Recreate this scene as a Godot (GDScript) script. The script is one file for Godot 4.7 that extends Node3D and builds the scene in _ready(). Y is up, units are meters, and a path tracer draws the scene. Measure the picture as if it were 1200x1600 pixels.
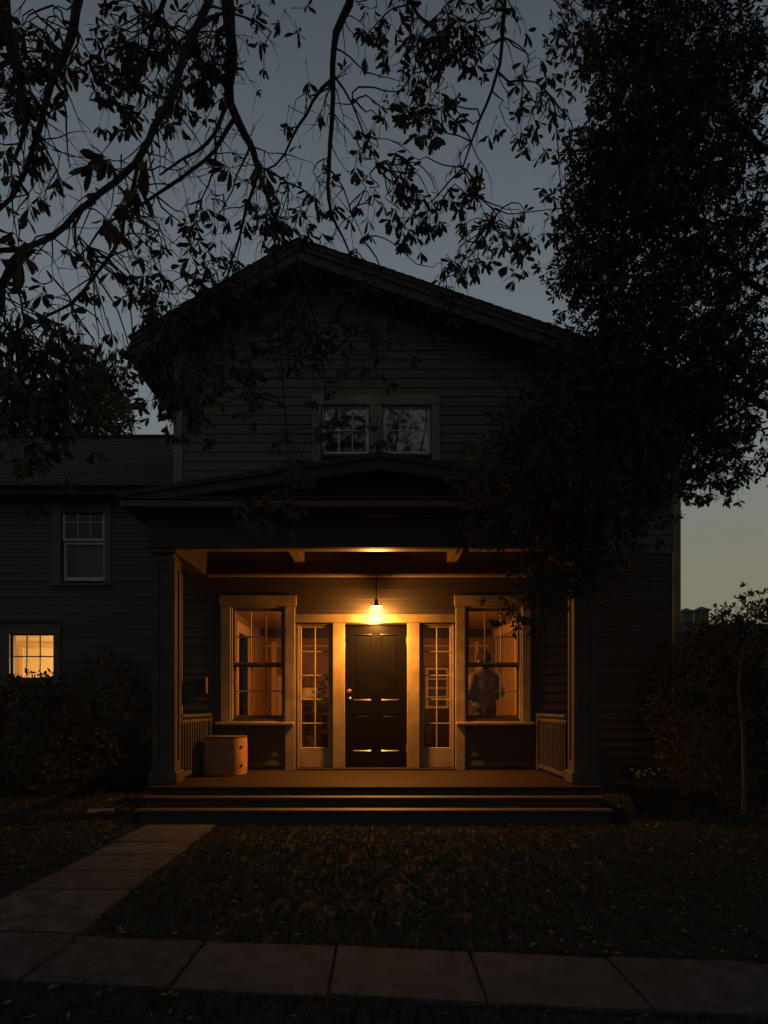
extends Node3D
# A clapboard house at dusk: a lit porch, lit rooms, two trees. Units are metres; the camera stands at x 0, z 0.

const EYE := 1.29
const FLOOR := 0.346
const WALL := -10.0
const WING := -11.5

var rng := RandomNumberGenerator.new()
var taken := {}
var M := {}
var unit_leaf: ArrayMesh


class Geo:
	var v := PackedVector3Array()
	var n := PackedVector3Array()
	var c := PackedColorArray()
	var tint := Color(1, 1, 1)
	var tinted := false

	func tri3(a: Vector3, b: Vector3, d: Vector3, na: Vector3, nb: Vector3, nd: Vector3) -> void:
		if (b - a).cross(d - a).dot(na + nb + nd) > 0.0:
			v.append(a); v.append(d); v.append(b)
			n.append(na); n.append(nd); n.append(nb)
		else:
			v.append(a); v.append(b); v.append(d)
			n.append(na); n.append(nb); n.append(nd)
		if tinted:
			c.append(tint); c.append(tint); c.append(tint)

	func tri(a: Vector3, b: Vector3, d: Vector3, out: Vector3) -> void:
		var k := (b - a).cross(d - a)
		if k.length_squared() < 1e-16:
			return
		k = k.normalized()
		if k.dot(out) < 0.0:
			k = -k
		tri3(a, b, d, k, k, k)

	func quad(a: Vector3, b: Vector3, d: Vector3, e: Vector3, out: Vector3) -> void:
		tri(a, b, d, out)
		tri(a, d, e, out)

	func box(lo: Vector3, hi: Vector3, ch := 0.004, t := Transform3D.IDENTITY) -> void:
		var m := (lo + hi) / 2.0
		var h := (hi - lo).abs() / 2.0
		var k := minf(ch, minf(h.x, minf(h.y, h.z)) * 0.45)
		var i := h - Vector3(k, k, k)
		var b := t.basis
		for s: float in [-1.0, 1.0]:
			var f := [
				[Vector3(s, 0, 0), Vector3(s * h.x, -i.y, -i.z), Vector3(s * h.x, i.y, -i.z), Vector3(s * h.x, i.y, i.z), Vector3(s * h.x, -i.y, i.z)],
				[Vector3(0, s, 0), Vector3(-i.x, s * h.y, -i.z), Vector3(i.x, s * h.y, -i.z), Vector3(i.x, s * h.y, i.z), Vector3(-i.x, s * h.y, i.z)],
				[Vector3(0, 0, s), Vector3(-i.x, -i.y, s * h.z), Vector3(i.x, -i.y, s * h.z), Vector3(i.x, i.y, s * h.z), Vector3(-i.x, i.y, s * h.z)]]
			for q in f:
				quad(t * (m + q[1]), t * (m + q[2]), t * (m + q[3]), t * (m + q[4]), b * q[0])
			if k <= 0.0:
				continue
			for r: float in [-1.0, 1.0]:
				quad(t * (m + Vector3(s * h.x, r * i.y, -i.z)), t * (m + Vector3(s * h.x, r * i.y, i.z)), t * (m + Vector3(s * i.x, r * h.y, i.z)), t * (m + Vector3(s * i.x, r * h.y, -i.z)), b * Vector3(s, r, 0))
				quad(t * (m + Vector3(-i.x, s * h.y, r * i.z)), t * (m + Vector3(i.x, s * h.y, r * i.z)), t * (m + Vector3(i.x, s * i.y, r * h.z)), t * (m + Vector3(-i.x, s * i.y, r * h.z)), b * Vector3(0, s, r))
				quad(t * (m + Vector3(s * h.x, -i.y, r * i.z)), t * (m + Vector3(s * h.x, i.y, r * i.z)), t * (m + Vector3(s * i.x, i.y, r * h.z)), t * (m + Vector3(s * i.x, -i.y, r * h.z)), b * Vector3(s, 0, r))
				for u: float in [-1.0, 1.0]:
					tri(t * (m + Vector3(s * h.x, r * i.y, u * i.z)), t * (m + Vector3(s * i.x, r * h.y, u * i.z)), t * (m + Vector3(s * i.x, r * i.y, u * h.z)), b * Vector3(s, r, u))

	# an outline in the xy plane drawn out from z0 to z1
	func prism(poly: PackedVector2Array, z0: float, z1: float) -> void:
		var ids := Geometry2D.triangulate_polygon(poly)
		for k in range(0, ids.size(), 3):
			var a := poly[ids[k]]
			var b := poly[ids[k + 1]]
			var d := poly[ids[k + 2]]
			tri(Vector3(a.x, a.y, z0), Vector3(b.x, b.y, z0), Vector3(d.x, d.y, z0), Vector3(0, 0, z0 - z1))
			tri(Vector3(a.x, a.y, z1), Vector3(b.x, b.y, z1), Vector3(d.x, d.y, z1), Vector3(0, 0, z1 - z0))
		var turn := 1.0 if Geometry2D.is_polygon_clockwise(poly) else -1.0
		for k in poly.size():
			var a := poly[k]
			var b := poly[(k + 1) % poly.size()]
			var e := b - a
			quad(Vector3(a.x, a.y, z0), Vector3(b.x, b.y, z0), Vector3(b.x, b.y, z1), Vector3(a.x, a.y, z1), Vector3(-e.y, e.x, 0) * turn)

	# the same outline, given as (z, y), drawn out along x
	func prism_x(poly: PackedVector2Array, x0: float, x1: float) -> void:
		var g := Geo.new()
		g.prism(poly, x0, x1)
		for k in range(0, g.v.size(), 3):
			var p := [g.v[k], g.v[k + 1], g.v[k + 2]]
			var q := g.n[k]
			tri(Vector3(p[0].z, p[0].y, p[0].x), Vector3(p[1].z, p[1].y, p[1].x), Vector3(p[2].z, p[2].y, p[2].x), Vector3(q.z, q.y, q.x))

	func tube(p: PackedVector3Array, r: PackedFloat32Array, sides: int, cap := false) -> void:
		if p.size() < 2:
			return
		var side := Vector3(0.31, 0.2, 0.93)
		var rings := []
		var outs := []
		for i in p.size():
			var d := (p[mini(i + 1, p.size() - 1)] - p[maxi(i - 1, 0)]).normalized()
			side = side - d * side.dot(d)
			if side.length() < 0.01:
				side = d.cross(Vector3(0.6, 0.3, 0.7))
			side = side.normalized()
			var up := d.cross(side)
			var ring := PackedVector3Array()
			var o := PackedVector3Array()
			for k in sides:
				var a := TAU * k / sides
				var q := side * cos(a) + up * sin(a)
				o.append(q)
				ring.append(p[i] + q * r[i])
			rings.append(ring)
			outs.append(o)
		for i in p.size() - 1:
			for k in sides:
				var k2 := (k + 1) % sides
				tri3(rings[i][k], rings[i][k2], rings[i + 1][k2], outs[i][k], outs[i][k2], outs[i + 1][k2])
				tri3(rings[i][k], rings[i + 1][k2], rings[i + 1][k], outs[i][k], outs[i + 1][k2], outs[i + 1][k])
		if cap:
			for e: int in [0, p.size() - 1]:
				var d := (p[e] - p[1 if e == 0 else p.size() - 2]).normalized()
				for k in sides:
					tri(p[e], rings[e][k], rings[e][(k + 1) % sides], d)

	# (radius, height) pairs turned about the y axis at a place; squareness 2 is round, more is a rounded square
	func lathe(at: Vector3, prof: PackedVector2Array, seg: int, power := 2.0) -> void:
		var dirs := []
		for k in seg:
			var a := TAU * k / seg
			var s := pow(pow(absf(cos(a)), power) + pow(absf(sin(a)), power), -1.0 / power)
			dirs.append(Vector3(cos(a) * s, 0, sin(a) * s))
		for i in prof.size() - 1:
			var a := prof[i]
			var b := prof[i + 1]
			var e := (b - a)
			if e.length() < 1e-6:
				continue
			e = e.normalized()
			for k in seg:
				var d0: Vector3 = dirs[k]
				var d1: Vector3 = dirs[(k + 1) % seg]
				var t0: Vector3 = (dirs[(k + 1) % seg] - dirs[(k + seg - 1) % seg]).normalized()
				var t1: Vector3 = (dirs[(k + 2) % seg] - dirs[k]).normalized()
				var o0 := Vector3(t0.z, 0, -t0.x)
				var o1 := Vector3(t1.z, 0, -t1.x)
				if o0.dot(d0) < 0: o0 = -o0
				if o1.dot(d1) < 0: o1 = -o1
				var n0 := o0 * e.y + Vector3(0, -e.x, 0)
				var n1 := o1 * e.y + Vector3(0, -e.x, 0)
				var p00 := at + d0 * a.x + Vector3(0, a.y, 0)
				var p01 := at + d1 * a.x + Vector3(0, a.y, 0)
				var p10 := at + d0 * b.x + Vector3(0, b.y, 0)
				var p11 := at + d1 * b.x + Vector3(0, b.y, 0)
				if a.x > 1e-6:
					tri3(p00, p01, p11, n0, n1, n1)
				if b.x > 1e-6:
					tri3(p00, p11, p10, n0, n1, n0)

	func mesh() -> ArrayMesh:
		var a := []
		a.resize(Mesh.ARRAY_MAX)
		a[Mesh.ARRAY_VERTEX] = v
		a[Mesh.ARRAY_NORMAL] = n
		if tinted:
			a[Mesh.ARRAY_COLOR] = c
		var m := ArrayMesh.new()
		m.add_surface_from_arrays(Mesh.PRIMITIVE_TRIANGLES, a)
		return m


# ---------------------------------------------------------------- small helpers

func px(x: float, d: float) -> float:
	return (x - 588.0) * d / 1080.0


func py(y: float, d: float) -> float:
	return EYE + (1101.0 - y) * d / 1080.0


func at(x: float, y: float, d: float) -> Vector3:
	return Vector3(px(x, d), py(y, d), -d)


func numbered(called: String) -> String:
	var k: int = taken.get(called, 0)
	taken[called] = k + 1
	return called if k == 0 else "%s_%03d" % [called, k]


func tag(o: Node, label: String, category: String, group := "", kind := "") -> Node:
	o.set_meta("label", label)
	if category: o.set_meta("category", category)
	if group: o.set_meta("group", group)
	if kind: o.set_meta("kind", kind)
	return o


func thing(called: String, label: String, category: String, where := Vector3.ZERO, group := "") -> Node3D:
	var o := Node3D.new()
	o.name = numbered(called)
	o.position = where
	add_child(o, true)
	tag(o, label, category, group)
	return o


func build(called: String, g: Geo, m: Material, parent: Node = self) -> MeshInstance3D:
	return put(called, g.mesh(), m, parent)


func put(called: String, mesh: Mesh, m: Material, parent: Node = self) -> MeshInstance3D:
	var o := MeshInstance3D.new()
	o.mesh = mesh
	o.material_override = m
	o.name = numbered(called) if parent == self else called
	parent.add_child(o, true)
	return o


func hold(called: String, parent: Node) -> Node3D:
	var o := Node3D.new()
	o.name = called
	parent.add_child(o, true)
	return o


func bx(called: String, lo: Vector3, hi: Vector3, m: Material, parent: Node, ch := 0.004) -> MeshInstance3D:
	var g := Geo.new()
	g.box(lo, hi, ch)
	return build(called, g, m, parent)


func many(called: String, mesh: Mesh, m: Material, where: Array, parent: Node, shades := 0.0) -> MultiMeshInstance3D:
	var mm := MultiMesh.new()
	mm.transform_format = MultiMesh.TRANSFORM_3D
	mm.use_colors = shades > 0.0
	mm.mesh = mesh
	mm.instance_count = where.size()
	for i in where.size():
		mm.set_instance_transform(i, where[i])
		if shades > 0.0:
			var k := rng.randf_range(1.0 - shades, 1.0 + shades)
			mm.set_instance_color(i, Color(k * rng.randf_range(0.9, 1.15), k, k * rng.randf_range(0.8, 1.1)))
	var o := MultiMeshInstance3D.new()
	o.multimesh = mm
	o.material_override = m
	o.name = numbered(called) if parent == self else called
	parent.add_child(o, true)
	o.set_meta("kind", "stuff")
	return o


func rv() -> Vector3:
	return Vector3(rng.randf_range(-1, 1), rng.randf_range(-1, 1), rng.randf_range(-1, 1))


func lin(r: float, g: float, b: float) -> Color:
	return Color(r, g, b).linear_to_srgb()


func noise_tex(seed_: int, freq: float, lo: float, hi: float, size := 256, octaves := 4, sx := 1.0, sy := 1.0) -> ImageTexture:
	var f := FastNoiseLite.new()
	f.seed = seed_
	f.noise_type = FastNoiseLite.TYPE_SIMPLEX_SMOOTH
	f.frequency = freq
	f.fractal_octaves = octaves
	var im := Image.create(size, size, false, Image.FORMAT_RGB8)
	# sampled on a torus in four directions blended, so that the tile repeats without a seam
	for y in size:
		for x in size:
			var u := float(x) / size
			var w := float(y) / size
			var a := f.get_noise_2d(x * sx, y * sy)
			var b := f.get_noise_2d((x - size) * sx, y * sy)
			var c := f.get_noise_2d(x * sx, (y - size) * sy)
			var d := f.get_noise_2d((x - size) * sx, (y - size) * sy)
			var k := lerpf(lerpf(a, b, u), lerpf(c, d, u), w)
			var t := clampf(0.5 + k * 0.75, 0.0, 1.0)
			var s := lerpf(lo, hi, t)
			im.set_pixel(x, y, Color(s, s, s))
	return ImageTexture.create_from_image(im)


func paint(r: float, g: float, b: float, rough := 0.6, tex: Texture2D = null, scale := Vector3(1, 1, 1), bump: Texture2D = null, depth := 0.0, spec := 0.5) -> StandardMaterial3D:
	var m := StandardMaterial3D.new()
	m.albedo_color = lin(r, g, b)
	m.roughness = rough
	m.metallic_specular = spec
	m.uv1_triplanar = true
	m.uv1_world_triplanar = true
	m.uv1_scale = scale
	if tex:
		m.albedo_texture = tex
	if bump:
		m.heightmap_enabled = true
		m.heightmap_texture = bump
		m.heightmap_scale = depth
	return m


func leafy(r: float, g: float, b: float, rough := 0.75) -> StandardMaterial3D:
	var m := StandardMaterial3D.new()
	m.albedo_color = lin(r, g, b)
	m.roughness = rough
	m.metallic_specular = 0.25
	m.vertex_color_use_as_albedo = true
	m.cull_mode = BaseMaterial3D.CULL_DISABLED
	m.backlight_enabled = true
	m.backlight = lin(r * 0.9, g * 0.8, b * 0.5)
	return m


func glow(c: Color, power: float) -> StandardMaterial3D:
	var m := StandardMaterial3D.new()
	m.albedo_color = Color(0.8, 0.75, 0.65)
	m.emission_enabled = true
	m.emission = c
	m.emission_energy_multiplier = power
	return m


func materials() -> void:
	var grain := noise_tex(3, 0.03, 0.72, 1.0, 256, 5, 0.35, 2.6)
	var stained := noise_tex(44, 0.022, 0.6, 1.0, 512, 6)
	var cloudy := noise_tex(8, 0.014, 0.68, 1.0, 256, 5)
	var speck := noise_tex(12, 0.11, 0.55, 1.0, 256, 4)
	var fine := noise_tex(21, 0.2, 0.0, 1.0, 256, 3)
	var bark := noise_tex(31, 0.06, 0.4, 1.0, 256, 4, 2.4, 0.6)
	M.siding = paint(0.165, 0.118, 0.077, 0.6, grain, Vector3(0.35, 1.1, 0.35), fine, 0.06)
	M.siding_b = paint(0.155, 0.11, 0.072, 0.62, grain, Vector3(0.4, 1.3, 0.4), fine, 0.06)
	M.siding_c = paint(0.176, 0.126, 0.082, 0.6, grain, Vector3(0.3, 1.0, 0.3), fine, 0.06)
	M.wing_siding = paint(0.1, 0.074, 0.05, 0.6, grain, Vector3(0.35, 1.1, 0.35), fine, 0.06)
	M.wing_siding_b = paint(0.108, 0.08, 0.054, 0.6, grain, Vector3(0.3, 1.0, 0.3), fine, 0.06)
	M.dull_trim = paint(0.16, 0.122, 0.08, 0.55, cloudy, Vector3(0.7, 0.7, 0.7))
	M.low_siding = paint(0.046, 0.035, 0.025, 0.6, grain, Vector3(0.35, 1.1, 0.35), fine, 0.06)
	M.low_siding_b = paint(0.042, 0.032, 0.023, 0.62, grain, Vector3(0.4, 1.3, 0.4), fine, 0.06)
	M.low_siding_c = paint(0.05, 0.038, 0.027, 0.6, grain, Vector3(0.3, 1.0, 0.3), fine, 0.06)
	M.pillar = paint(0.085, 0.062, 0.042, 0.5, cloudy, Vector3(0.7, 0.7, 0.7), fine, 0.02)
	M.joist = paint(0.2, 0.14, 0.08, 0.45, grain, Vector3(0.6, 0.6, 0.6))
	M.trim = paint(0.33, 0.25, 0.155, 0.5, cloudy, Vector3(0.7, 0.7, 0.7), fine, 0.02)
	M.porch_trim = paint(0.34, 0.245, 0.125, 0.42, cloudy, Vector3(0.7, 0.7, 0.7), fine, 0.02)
	M.dark_trim = paint(0.06, 0.047, 0.034, 0.55, cloudy, Vector3(0.7, 0.7, 0.7))
	M.white = paint(0.88, 0.86, 0.8, 0.45, cloudy, Vector3(0.9, 0.9, 0.9))
	M.sash = paint(0.09, 0.07, 0.05, 0.45, cloudy, Vector3(0.9, 0.9, 0.9))
	M.door = paint(0.0028, 0.0024, 0.0021, 0.26, cloudy, Vector3(1.2, 1.2, 1.2), grain, 0.015, 0.3)
	M.plank = paint(0.04, 0.022, 0.011, 0.72, grain, Vector3(0.5, 0.5, 2.4), fine, 0.08, 0.22)
	M.plank_b = paint(0.031, 0.0175, 0.009, 0.72, grain, Vector3(0.45, 0.5, 2.0), fine, 0.08, 0.22)
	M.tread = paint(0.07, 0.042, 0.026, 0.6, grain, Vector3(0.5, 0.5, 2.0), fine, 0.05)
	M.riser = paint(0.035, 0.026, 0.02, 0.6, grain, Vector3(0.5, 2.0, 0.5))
	M.ceiling = paint(0.06, 0.04, 0.025, 0.5, grain, Vector3(0.5, 0.5, 2.0))
	M.shingle = paint(0.1, 0.08, 0.062, 0.85, speck, Vector3(2, 2, 2), fine, 0.2)
	M.concrete = paint(0.092, 0.094, 0.096, 0.85, stained, Vector3(0.5, 0.5, 0.5), fine, 0.12, 0.22)
	M.concrete_b = paint(0.082, 0.085, 0.088, 0.85, stained, Vector3(0.6, 0.6, 0.6), fine, 0.12, 0.22)
	M.concrete_c = paint(0.1, 0.1, 0.1, 0.85, stained, Vector3(0.45, 0.45, 0.45), fine, 0.12, 0.22)
	M.soil = paint(0.02, 0.02, 0.016, 0.95, speck, Vector3(1.5, 1.5, 1.5), fine, 0.6)
	M.stone = paint(0.2, 0.21, 0.22, 0.8, speck, Vector3(3, 3, 3), fine, 0.2)
	M.bark = paint(0.055, 0.042, 0.031, 0.9, bark, Vector3(2, 2, 2), bark, 1.0)
	M.twig = paint(0.05, 0.038, 0.028, 0.85)
	M.pale_bark = paint(0.16, 0.12, 0.085, 0.85, bark, Vector3(3, 3, 3), bark, 0.3)
	M.leaf = leafy(0.095, 0.077, 0.048)
	M.leaf_b = leafy(0.082, 0.069, 0.045)
	M.shrub = leafy(0.045, 0.05, 0.026)
	M.pine = leafy(0.1, 0.1, 0.06)
	M.grass = leafy(0.055, 0.058, 0.042, 0.8)
	M.grass.backlight_enabled = false
	M.grass.metallic_specular = 0.1
	M.litter = leafy(0.2, 0.17, 0.12, 0.8)
	M.bronze = paint(0.045, 0.033, 0.024, 0.4)
	M.bronze.metallic = 0.6
	M.brass = paint(0.62, 0.42, 0.16, 0.3)
	M.brass.metallic = 0.9
	M.drum = paint(0.4, 0.19, 0.085, 0.5, grain, Vector3(1.0, 0.4, 1.0), fine, 0.04)
	M.drum_lid = paint(0.1, 0.05, 0.025, 0.5, grain, Vector3(0.5, 0.5, 2.0))
	M.black = paint(0.012, 0.011, 0.01, 0.6)
	M.pot = paint(0.05, 0.038, 0.03, 0.7, speck, Vector3(3, 3, 3))
	M.flower = leafy(0.7, 0.4, 0.14, 0.7)
	M.wall_in = paint(0.36, 0.22, 0.1, 0.8, cloudy, Vector3(0.5, 0.5, 0.5))
	M.panel_in = paint(0.46, 0.29, 0.12, 0.6, grain, Vector3(1.4, 0.2, 1.4))
	M.trim_in = paint(0.62, 0.43, 0.22, 0.5)
	M.ceil_in = paint(0.3, 0.19, 0.1, 0.85)
	M.dark_wood = paint(0.035, 0.022, 0.014, 0.45, grain, Vector3(1, 1, 1))
	M.room_floor = paint(0.14, 0.08, 0.045, 0.5, grain, Vector3(0.5, 0.5, 2.0))
	M.pale_room = paint(0.75, 0.61, 0.4, 0.8)
	M.neighbour_wall = paint(0.07, 0.062, 0.054, 0.8, cloudy, Vector3(0.3, 0.3, 0.3))
	M.neighbour_roof = paint(0.13, 0.14, 0.16, 0.8, speck, Vector3(0.8, 0.8, 0.8))
	M.vent = paint(0.09, 0.08, 0.08, 0.7)
	M.skin = paint(0.42, 0.24, 0.15, 0.55)
	M.skin.subsurf_scatter_enabled = true
	M.skin.subsurf_scatter_strength = 0.1
	M.shirt = paint(0.2, 0.165, 0.085, 0.9, grain, Vector3(6, 6, 6), fine, 0.1)
	M.trousers = paint(0.03, 0.026, 0.022, 0.9)
	M.hair = paint(0.014, 0.01, 0.008, 0.6, null, Vector3(1, 1, 1), fine, 1.2)
	M.hair.uv1_scale = Vector3(7, 7, 7)
	M.paper = paint(0.75, 0.68, 0.52, 0.8)
	M.glass = StandardMaterial3D.new()
	M.glass.albedo_color = Color(0.05, 0.05, 0.05, 0.0)
	M.glass.transparency = BaseMaterial3D.TRANSPARENCY_ALPHA
	M.glass.roughness = 0.02
	M.glass.metallic_specular = 0.36
	M.bright_glass = paint(0.23, 0.23, 0.245, 0.03)  # sun-coated panes before a dark room
	M.bright_glass.metallic = 1.0


# ---------------------------------------------------------------- shared building pieces

# a wall of boxes that leaves openings free; holes are Rect2 in x and y
func pierced(g: Geo, x0: float, x1: float, y0: float, y1: float, z0: float, z1: float, holes: Array) -> void:
	var xs := [x0, x1]
	var ys := [y0, y1]
	for h: Rect2 in holes:
		xs.append_array([h.position.x, h.end.x])
		ys.append_array([h.position.y, h.end.y])
	xs.sort()
	ys.sort()
	for j in ys.size() - 1:
		var run := NAN
		for i in xs.size():
			var free: bool = i == xs.size() - 1 or xs[i] < x0 - 1e-5 or xs[i] > x1 - 1e-5 or ys[j] < y0 - 1e-5 or ys[j + 1] > y1 + 1e-5 or ys[j + 1] - ys[j] < 1e-4
			if not free:
				var mid := Vector2((xs[i] + xs[i + 1]) / 2.0, (ys[j] + ys[j + 1]) / 2.0)
				for h: Rect2 in holes:
					if h.has_point(mid):
						free = true
			if free:
				if not is_nan(run) and xs[i] - run > 1e-4:
					g.box(Vector3(run, ys[j], z0), Vector3(xs[i], ys[j + 1], z1), 0.0)
				run = NAN
			elif is_nan(run):
				run = xs[i]


# clapboards as parts, one mesh each, cut at the holes and by the limits that `span` gives for a height
func clapboards(parent: Node, z: float, y0: float, y1: float, pitch: float, span: Callable, holes: Array, low: float) -> void:
	var y := y0
	var row := 0
	while y < y1 - 0.02:
		var s: Vector2 = span.call(y + pitch / 2.0)
		var cuts := [[s.x, s.y]]
		for h: Rect2 in holes:
			if h.position.y < y + pitch * 0.6 and h.end.y > y + pitch * 0.4:
				var next := []
				for c in cuts:
					if h.end.x <= c[0] or h.position.x >= c[1]:
						next.append(c)
						continue
					if h.position.x > c[0]:
						next.append([c[0], h.position.x])
					if h.end.x < c[1]:
						next.append([h.end.x, c[1]])
				cuts = next
		for c in cuts:
			if c[1] - c[0] < 0.03:
				continue
			var pieces := [c]
			if c[1] - c[0] > 3.0:
				var m: float = lerpf(c[0], c[1], rng.randf_range(0.25, 0.75))
				pieces = [[c[0], m - 0.0012], [m + 0.0012, c[1]]]
			for q in pieces:
				var g := Geo.new()
				var w := rng.randf_range(-0.0015, 0.0015)
				g.prism_x(PackedVector2Array([Vector2(z, y), Vector2(z + 0.024 + w, y), Vector2(z + 0.025 + w, y + 0.003), Vector2(z + 0.01, y + pitch + 0.012), Vector2(z, y + pitch + 0.012)]), q[0], q[1])
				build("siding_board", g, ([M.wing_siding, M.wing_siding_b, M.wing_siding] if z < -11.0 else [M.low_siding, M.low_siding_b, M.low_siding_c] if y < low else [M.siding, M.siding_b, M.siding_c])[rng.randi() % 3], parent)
		y += pitch
		row += 1


# a glazed frame: outer rectangle x0..x1, y0..y1 at depth z (its front), rails of width e, panes in cols by rows
func glazed(parent: Node, r: Rect2, z: float, e: float, foot: float, cols: int, rows: int, frame: Material, bar: Material, bar_w := 0.018) -> void:
	var g := Geo.new()
	var t := 0.04
	g.box(Vector3(r.position.x, r.position.y, z - t), Vector3(r.position.x + e, r.end.y, z), 0.005)
	g.box(Vector3(r.end.x - e, r.position.y, z - t), Vector3(r.end.x, r.end.y, z), 0.005)
	g.box(Vector3(r.position.x + e, r.end.y - e, z - t), Vector3(r.end.x - e, r.end.y, z - 0.001), 0.005)
	g.box(Vector3(r.position.x + e, r.position.y, z - t), Vector3(r.end.x - e, r.position.y + foot, z - 0.001), 0.005)
	build("sash", g, frame, parent)
	var x0 := r.position.x + e
	var x1 := r.end.x - e
	var y0 := r.position.y + foot
	var y1 := r.end.y - e
	for i in range(1, cols):
		var x := lerpf(x0, x1, float(i) / cols)
		bx("muntin", Vector3(x - bar_w / 2, y0, z - 0.034), Vector3(x + bar_w / 2, y1, z - 0.006), bar, parent, 0.004)
	for j in range(1, rows):
		var y := lerpf(y0, y1, float(j) / rows)
		for i in cols:
			bx("muntin", Vector3(lerpf(x0, x1, float(i) / cols) + (bar_w / 2 if i > 0 else 0.0), y - bar_w / 2, z - 0.035), Vector3(lerpf(x0, x1, float(i + 1) / cols) - (bar_w / 2 if i < cols - 1 else 0.0), y + bar_w / 2, z - 0.008), bar, parent, 0.004)
	for j in rows:
		for i in cols:
			var tilt := Vector3(0, 0, rng.randf_range(-0.0007, 0.0007))
			var a := Vector3(lerpf(x0, x1, float(i) / cols), lerpf(y0, y1, float(j) / rows), z - 0.022)
			var b := Vector3(lerpf(x0, x1, float(i + 1) / cols), lerpf(y0, y1, float(j + 1) / rows), z - 0.019)
			var q := Geo.new()
			q.box(a, b, 0.0)
			for k in q.v.size():
				q.v[k] += tilt * signf(q.v[k].x - (a.x + b.x) / 2)
			build("pane", q, M.bright_glass if frame == M.white and cols == 3 and y0 > 4.2 and x0 > -3.0 else M.glass, parent)


func rect(x0: float, y0: float, x1: float, y1: float, d: float) -> Rect2:  # from photograph-like coordinates on the plane at distance d
	return Rect2(px(x0, d), py(y1, d), px(x1, d) - px(x0, d), py(y0, d) - py(y1, d))


# ---------------------------------------------------------------- the house

func rake_left(y: float) -> float:
	return -1.08 - (7.52 - y) / 0.584


func rake_right(y: float) -> float:
	return -1.08 + (7.52 - y) / 0.344


func main_span(y: float) -> Vector2:
	if y > 5.6:
		return Vector2(maxf(-2.9, rake_left(y)), minf(4.36, rake_right(y)))
	return Vector2(-2.9, 4.36)


func build_house() -> void:
	var h := thing("clapboard_house", "dark clapboard house with gabled front, lit pillared porch and lower side wing", "house")
	var win_l := rect(361, 948, 446, 1128, 10.0)
	var win_r := rect(726, 948, 815, 1128, 10.0)
	var entry := Rect2(px(462, 10), FLOOR, px(711, 10) - px(462, 10), py(973, 10) - FLOOR)
	var up_l := rect(503, 632, 577, 709, 10.0)
	var up_r := rect(598, 632, 673, 709, 10.0)
	var wing_up := rect(97, 785, 164, 908, 11.5)
	var wing_low := rect(17, 990, 85, 1064, 11.5)
	# sheathing: walls with thickness behind the boards
	var g := Geo.new()
	pierced(g, -2.9, 4.36, 0.0, 5.62, WALL - 0.16, WALL, [win_l, win_r, entry, up_l, up_r])
	g.prism(PackedVector2Array([Vector2(-2.9, 5.62), Vector2(4.36, 5.62), Vector2(4.36, 5.65), Vector2(-1.08, 7.52), Vector2(-2.9, 6.46)]), WALL - 0.16, WALL)
	g.box(Vector3(-2.9, 0, -17.0), Vector3(-2.74, 6.4, WALL - 0.16), 0)
	g.box(Vector3(4.2, 0, -17.0), Vector3(4.36, 5.62, WALL - 0.16), 0)
	pierced(g, -2.74, 4.2, 0.0, 5.62, -17.0, -16.84, [])
	g.prism(PackedVector2Array([Vector2(-2.9, 5.62), Vector2(4.36, 5.62), Vector2(4.36, 5.65), Vector2(-1.08, 7.52), Vector2(-2.9, 6.46)]), -17.0, -16.84)
	build("wall", g, M.low_siding, h)
	g = Geo.new()
	pierced(g, -9.5, -2.902, 0.0, 4.82, WING - 0.16, WING, [wing_up, wing_low])
	g.box(Vector3(-9.5, 0, -16.6), Vector3(-9.34, 4.82, WING - 0.16), 0)
	g.box(Vector3(-9.34, 0, -16.6), Vector3(-2.902, 4.82, -16.44), 0)
	build("wing_wall", g, M.low_siding, h)
	# clapboards
	var door_zone := Rect2(px(447, 10), 0, px(726, 10) - px(447, 10), py(960, 10))
	var skip := [rect(346, 932, 460, 1128, 10), rect(712, 932, 827, 1128, 10), door_zone, rect(488, 618, 687, 722, 10), Rect2(-2.62, -1, 5.22, 1 + FLOOR)]
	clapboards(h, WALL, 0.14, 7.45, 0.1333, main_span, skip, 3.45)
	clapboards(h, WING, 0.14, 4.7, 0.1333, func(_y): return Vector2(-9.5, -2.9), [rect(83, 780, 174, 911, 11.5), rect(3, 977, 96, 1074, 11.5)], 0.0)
	# clapboards of the flank above the wing roof and on the far flank, as one piece each
	var fl := Geo.new()
	for k in 48:
		var y := 0.14 + k * 0.1333
		if y > 4.6 and y < 6.2:
			fl.box(Vector3(-2.92, y, -16.9), Vector3(-2.901, y + 0.125, WALL - 0.1), 0.003)
		if y < 5.4:
			fl.box(Vector3(4.361, y, -16.9), Vector3(4.38, y + 0.125, WALL - 0.1), 0.003)
	build("flank_boards", fl, M.siding, h).set_meta("kind", "stuff")
	bx("corner_board", Vector3(-2.93, 0.1, WALL - 0.1), Vector3(px(286, 10), 6.28, WALL + 0.04), M.trim, h)
	bx("corner_board", Vector3(px(1050, 10), 0.02, WALL - 0.1), Vector3(4.39, 5.58, WALL + 0.04), M.trim, h)
	bx("foundation", Vector3(-2.89, 0.0, WALL - 0.1), Vector3(4.35, 0.14, WALL + 0.012), M.concrete_b, h, 0.003)
	bx("foundation", Vector3(-9.49, 0.0, WING - 0.1), Vector3(-2.95, 0.14, WING + 0.012), M.concrete_b, h, 0.003)

	main_roof(h)
	wing_roof(h)
	upper_windows(h, up_l, up_r)
	wing_windows(h, wing_up, wing_low)
	porch(h)
	entry_wall(h, win_l, win_r)
	rooms(h)


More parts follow.
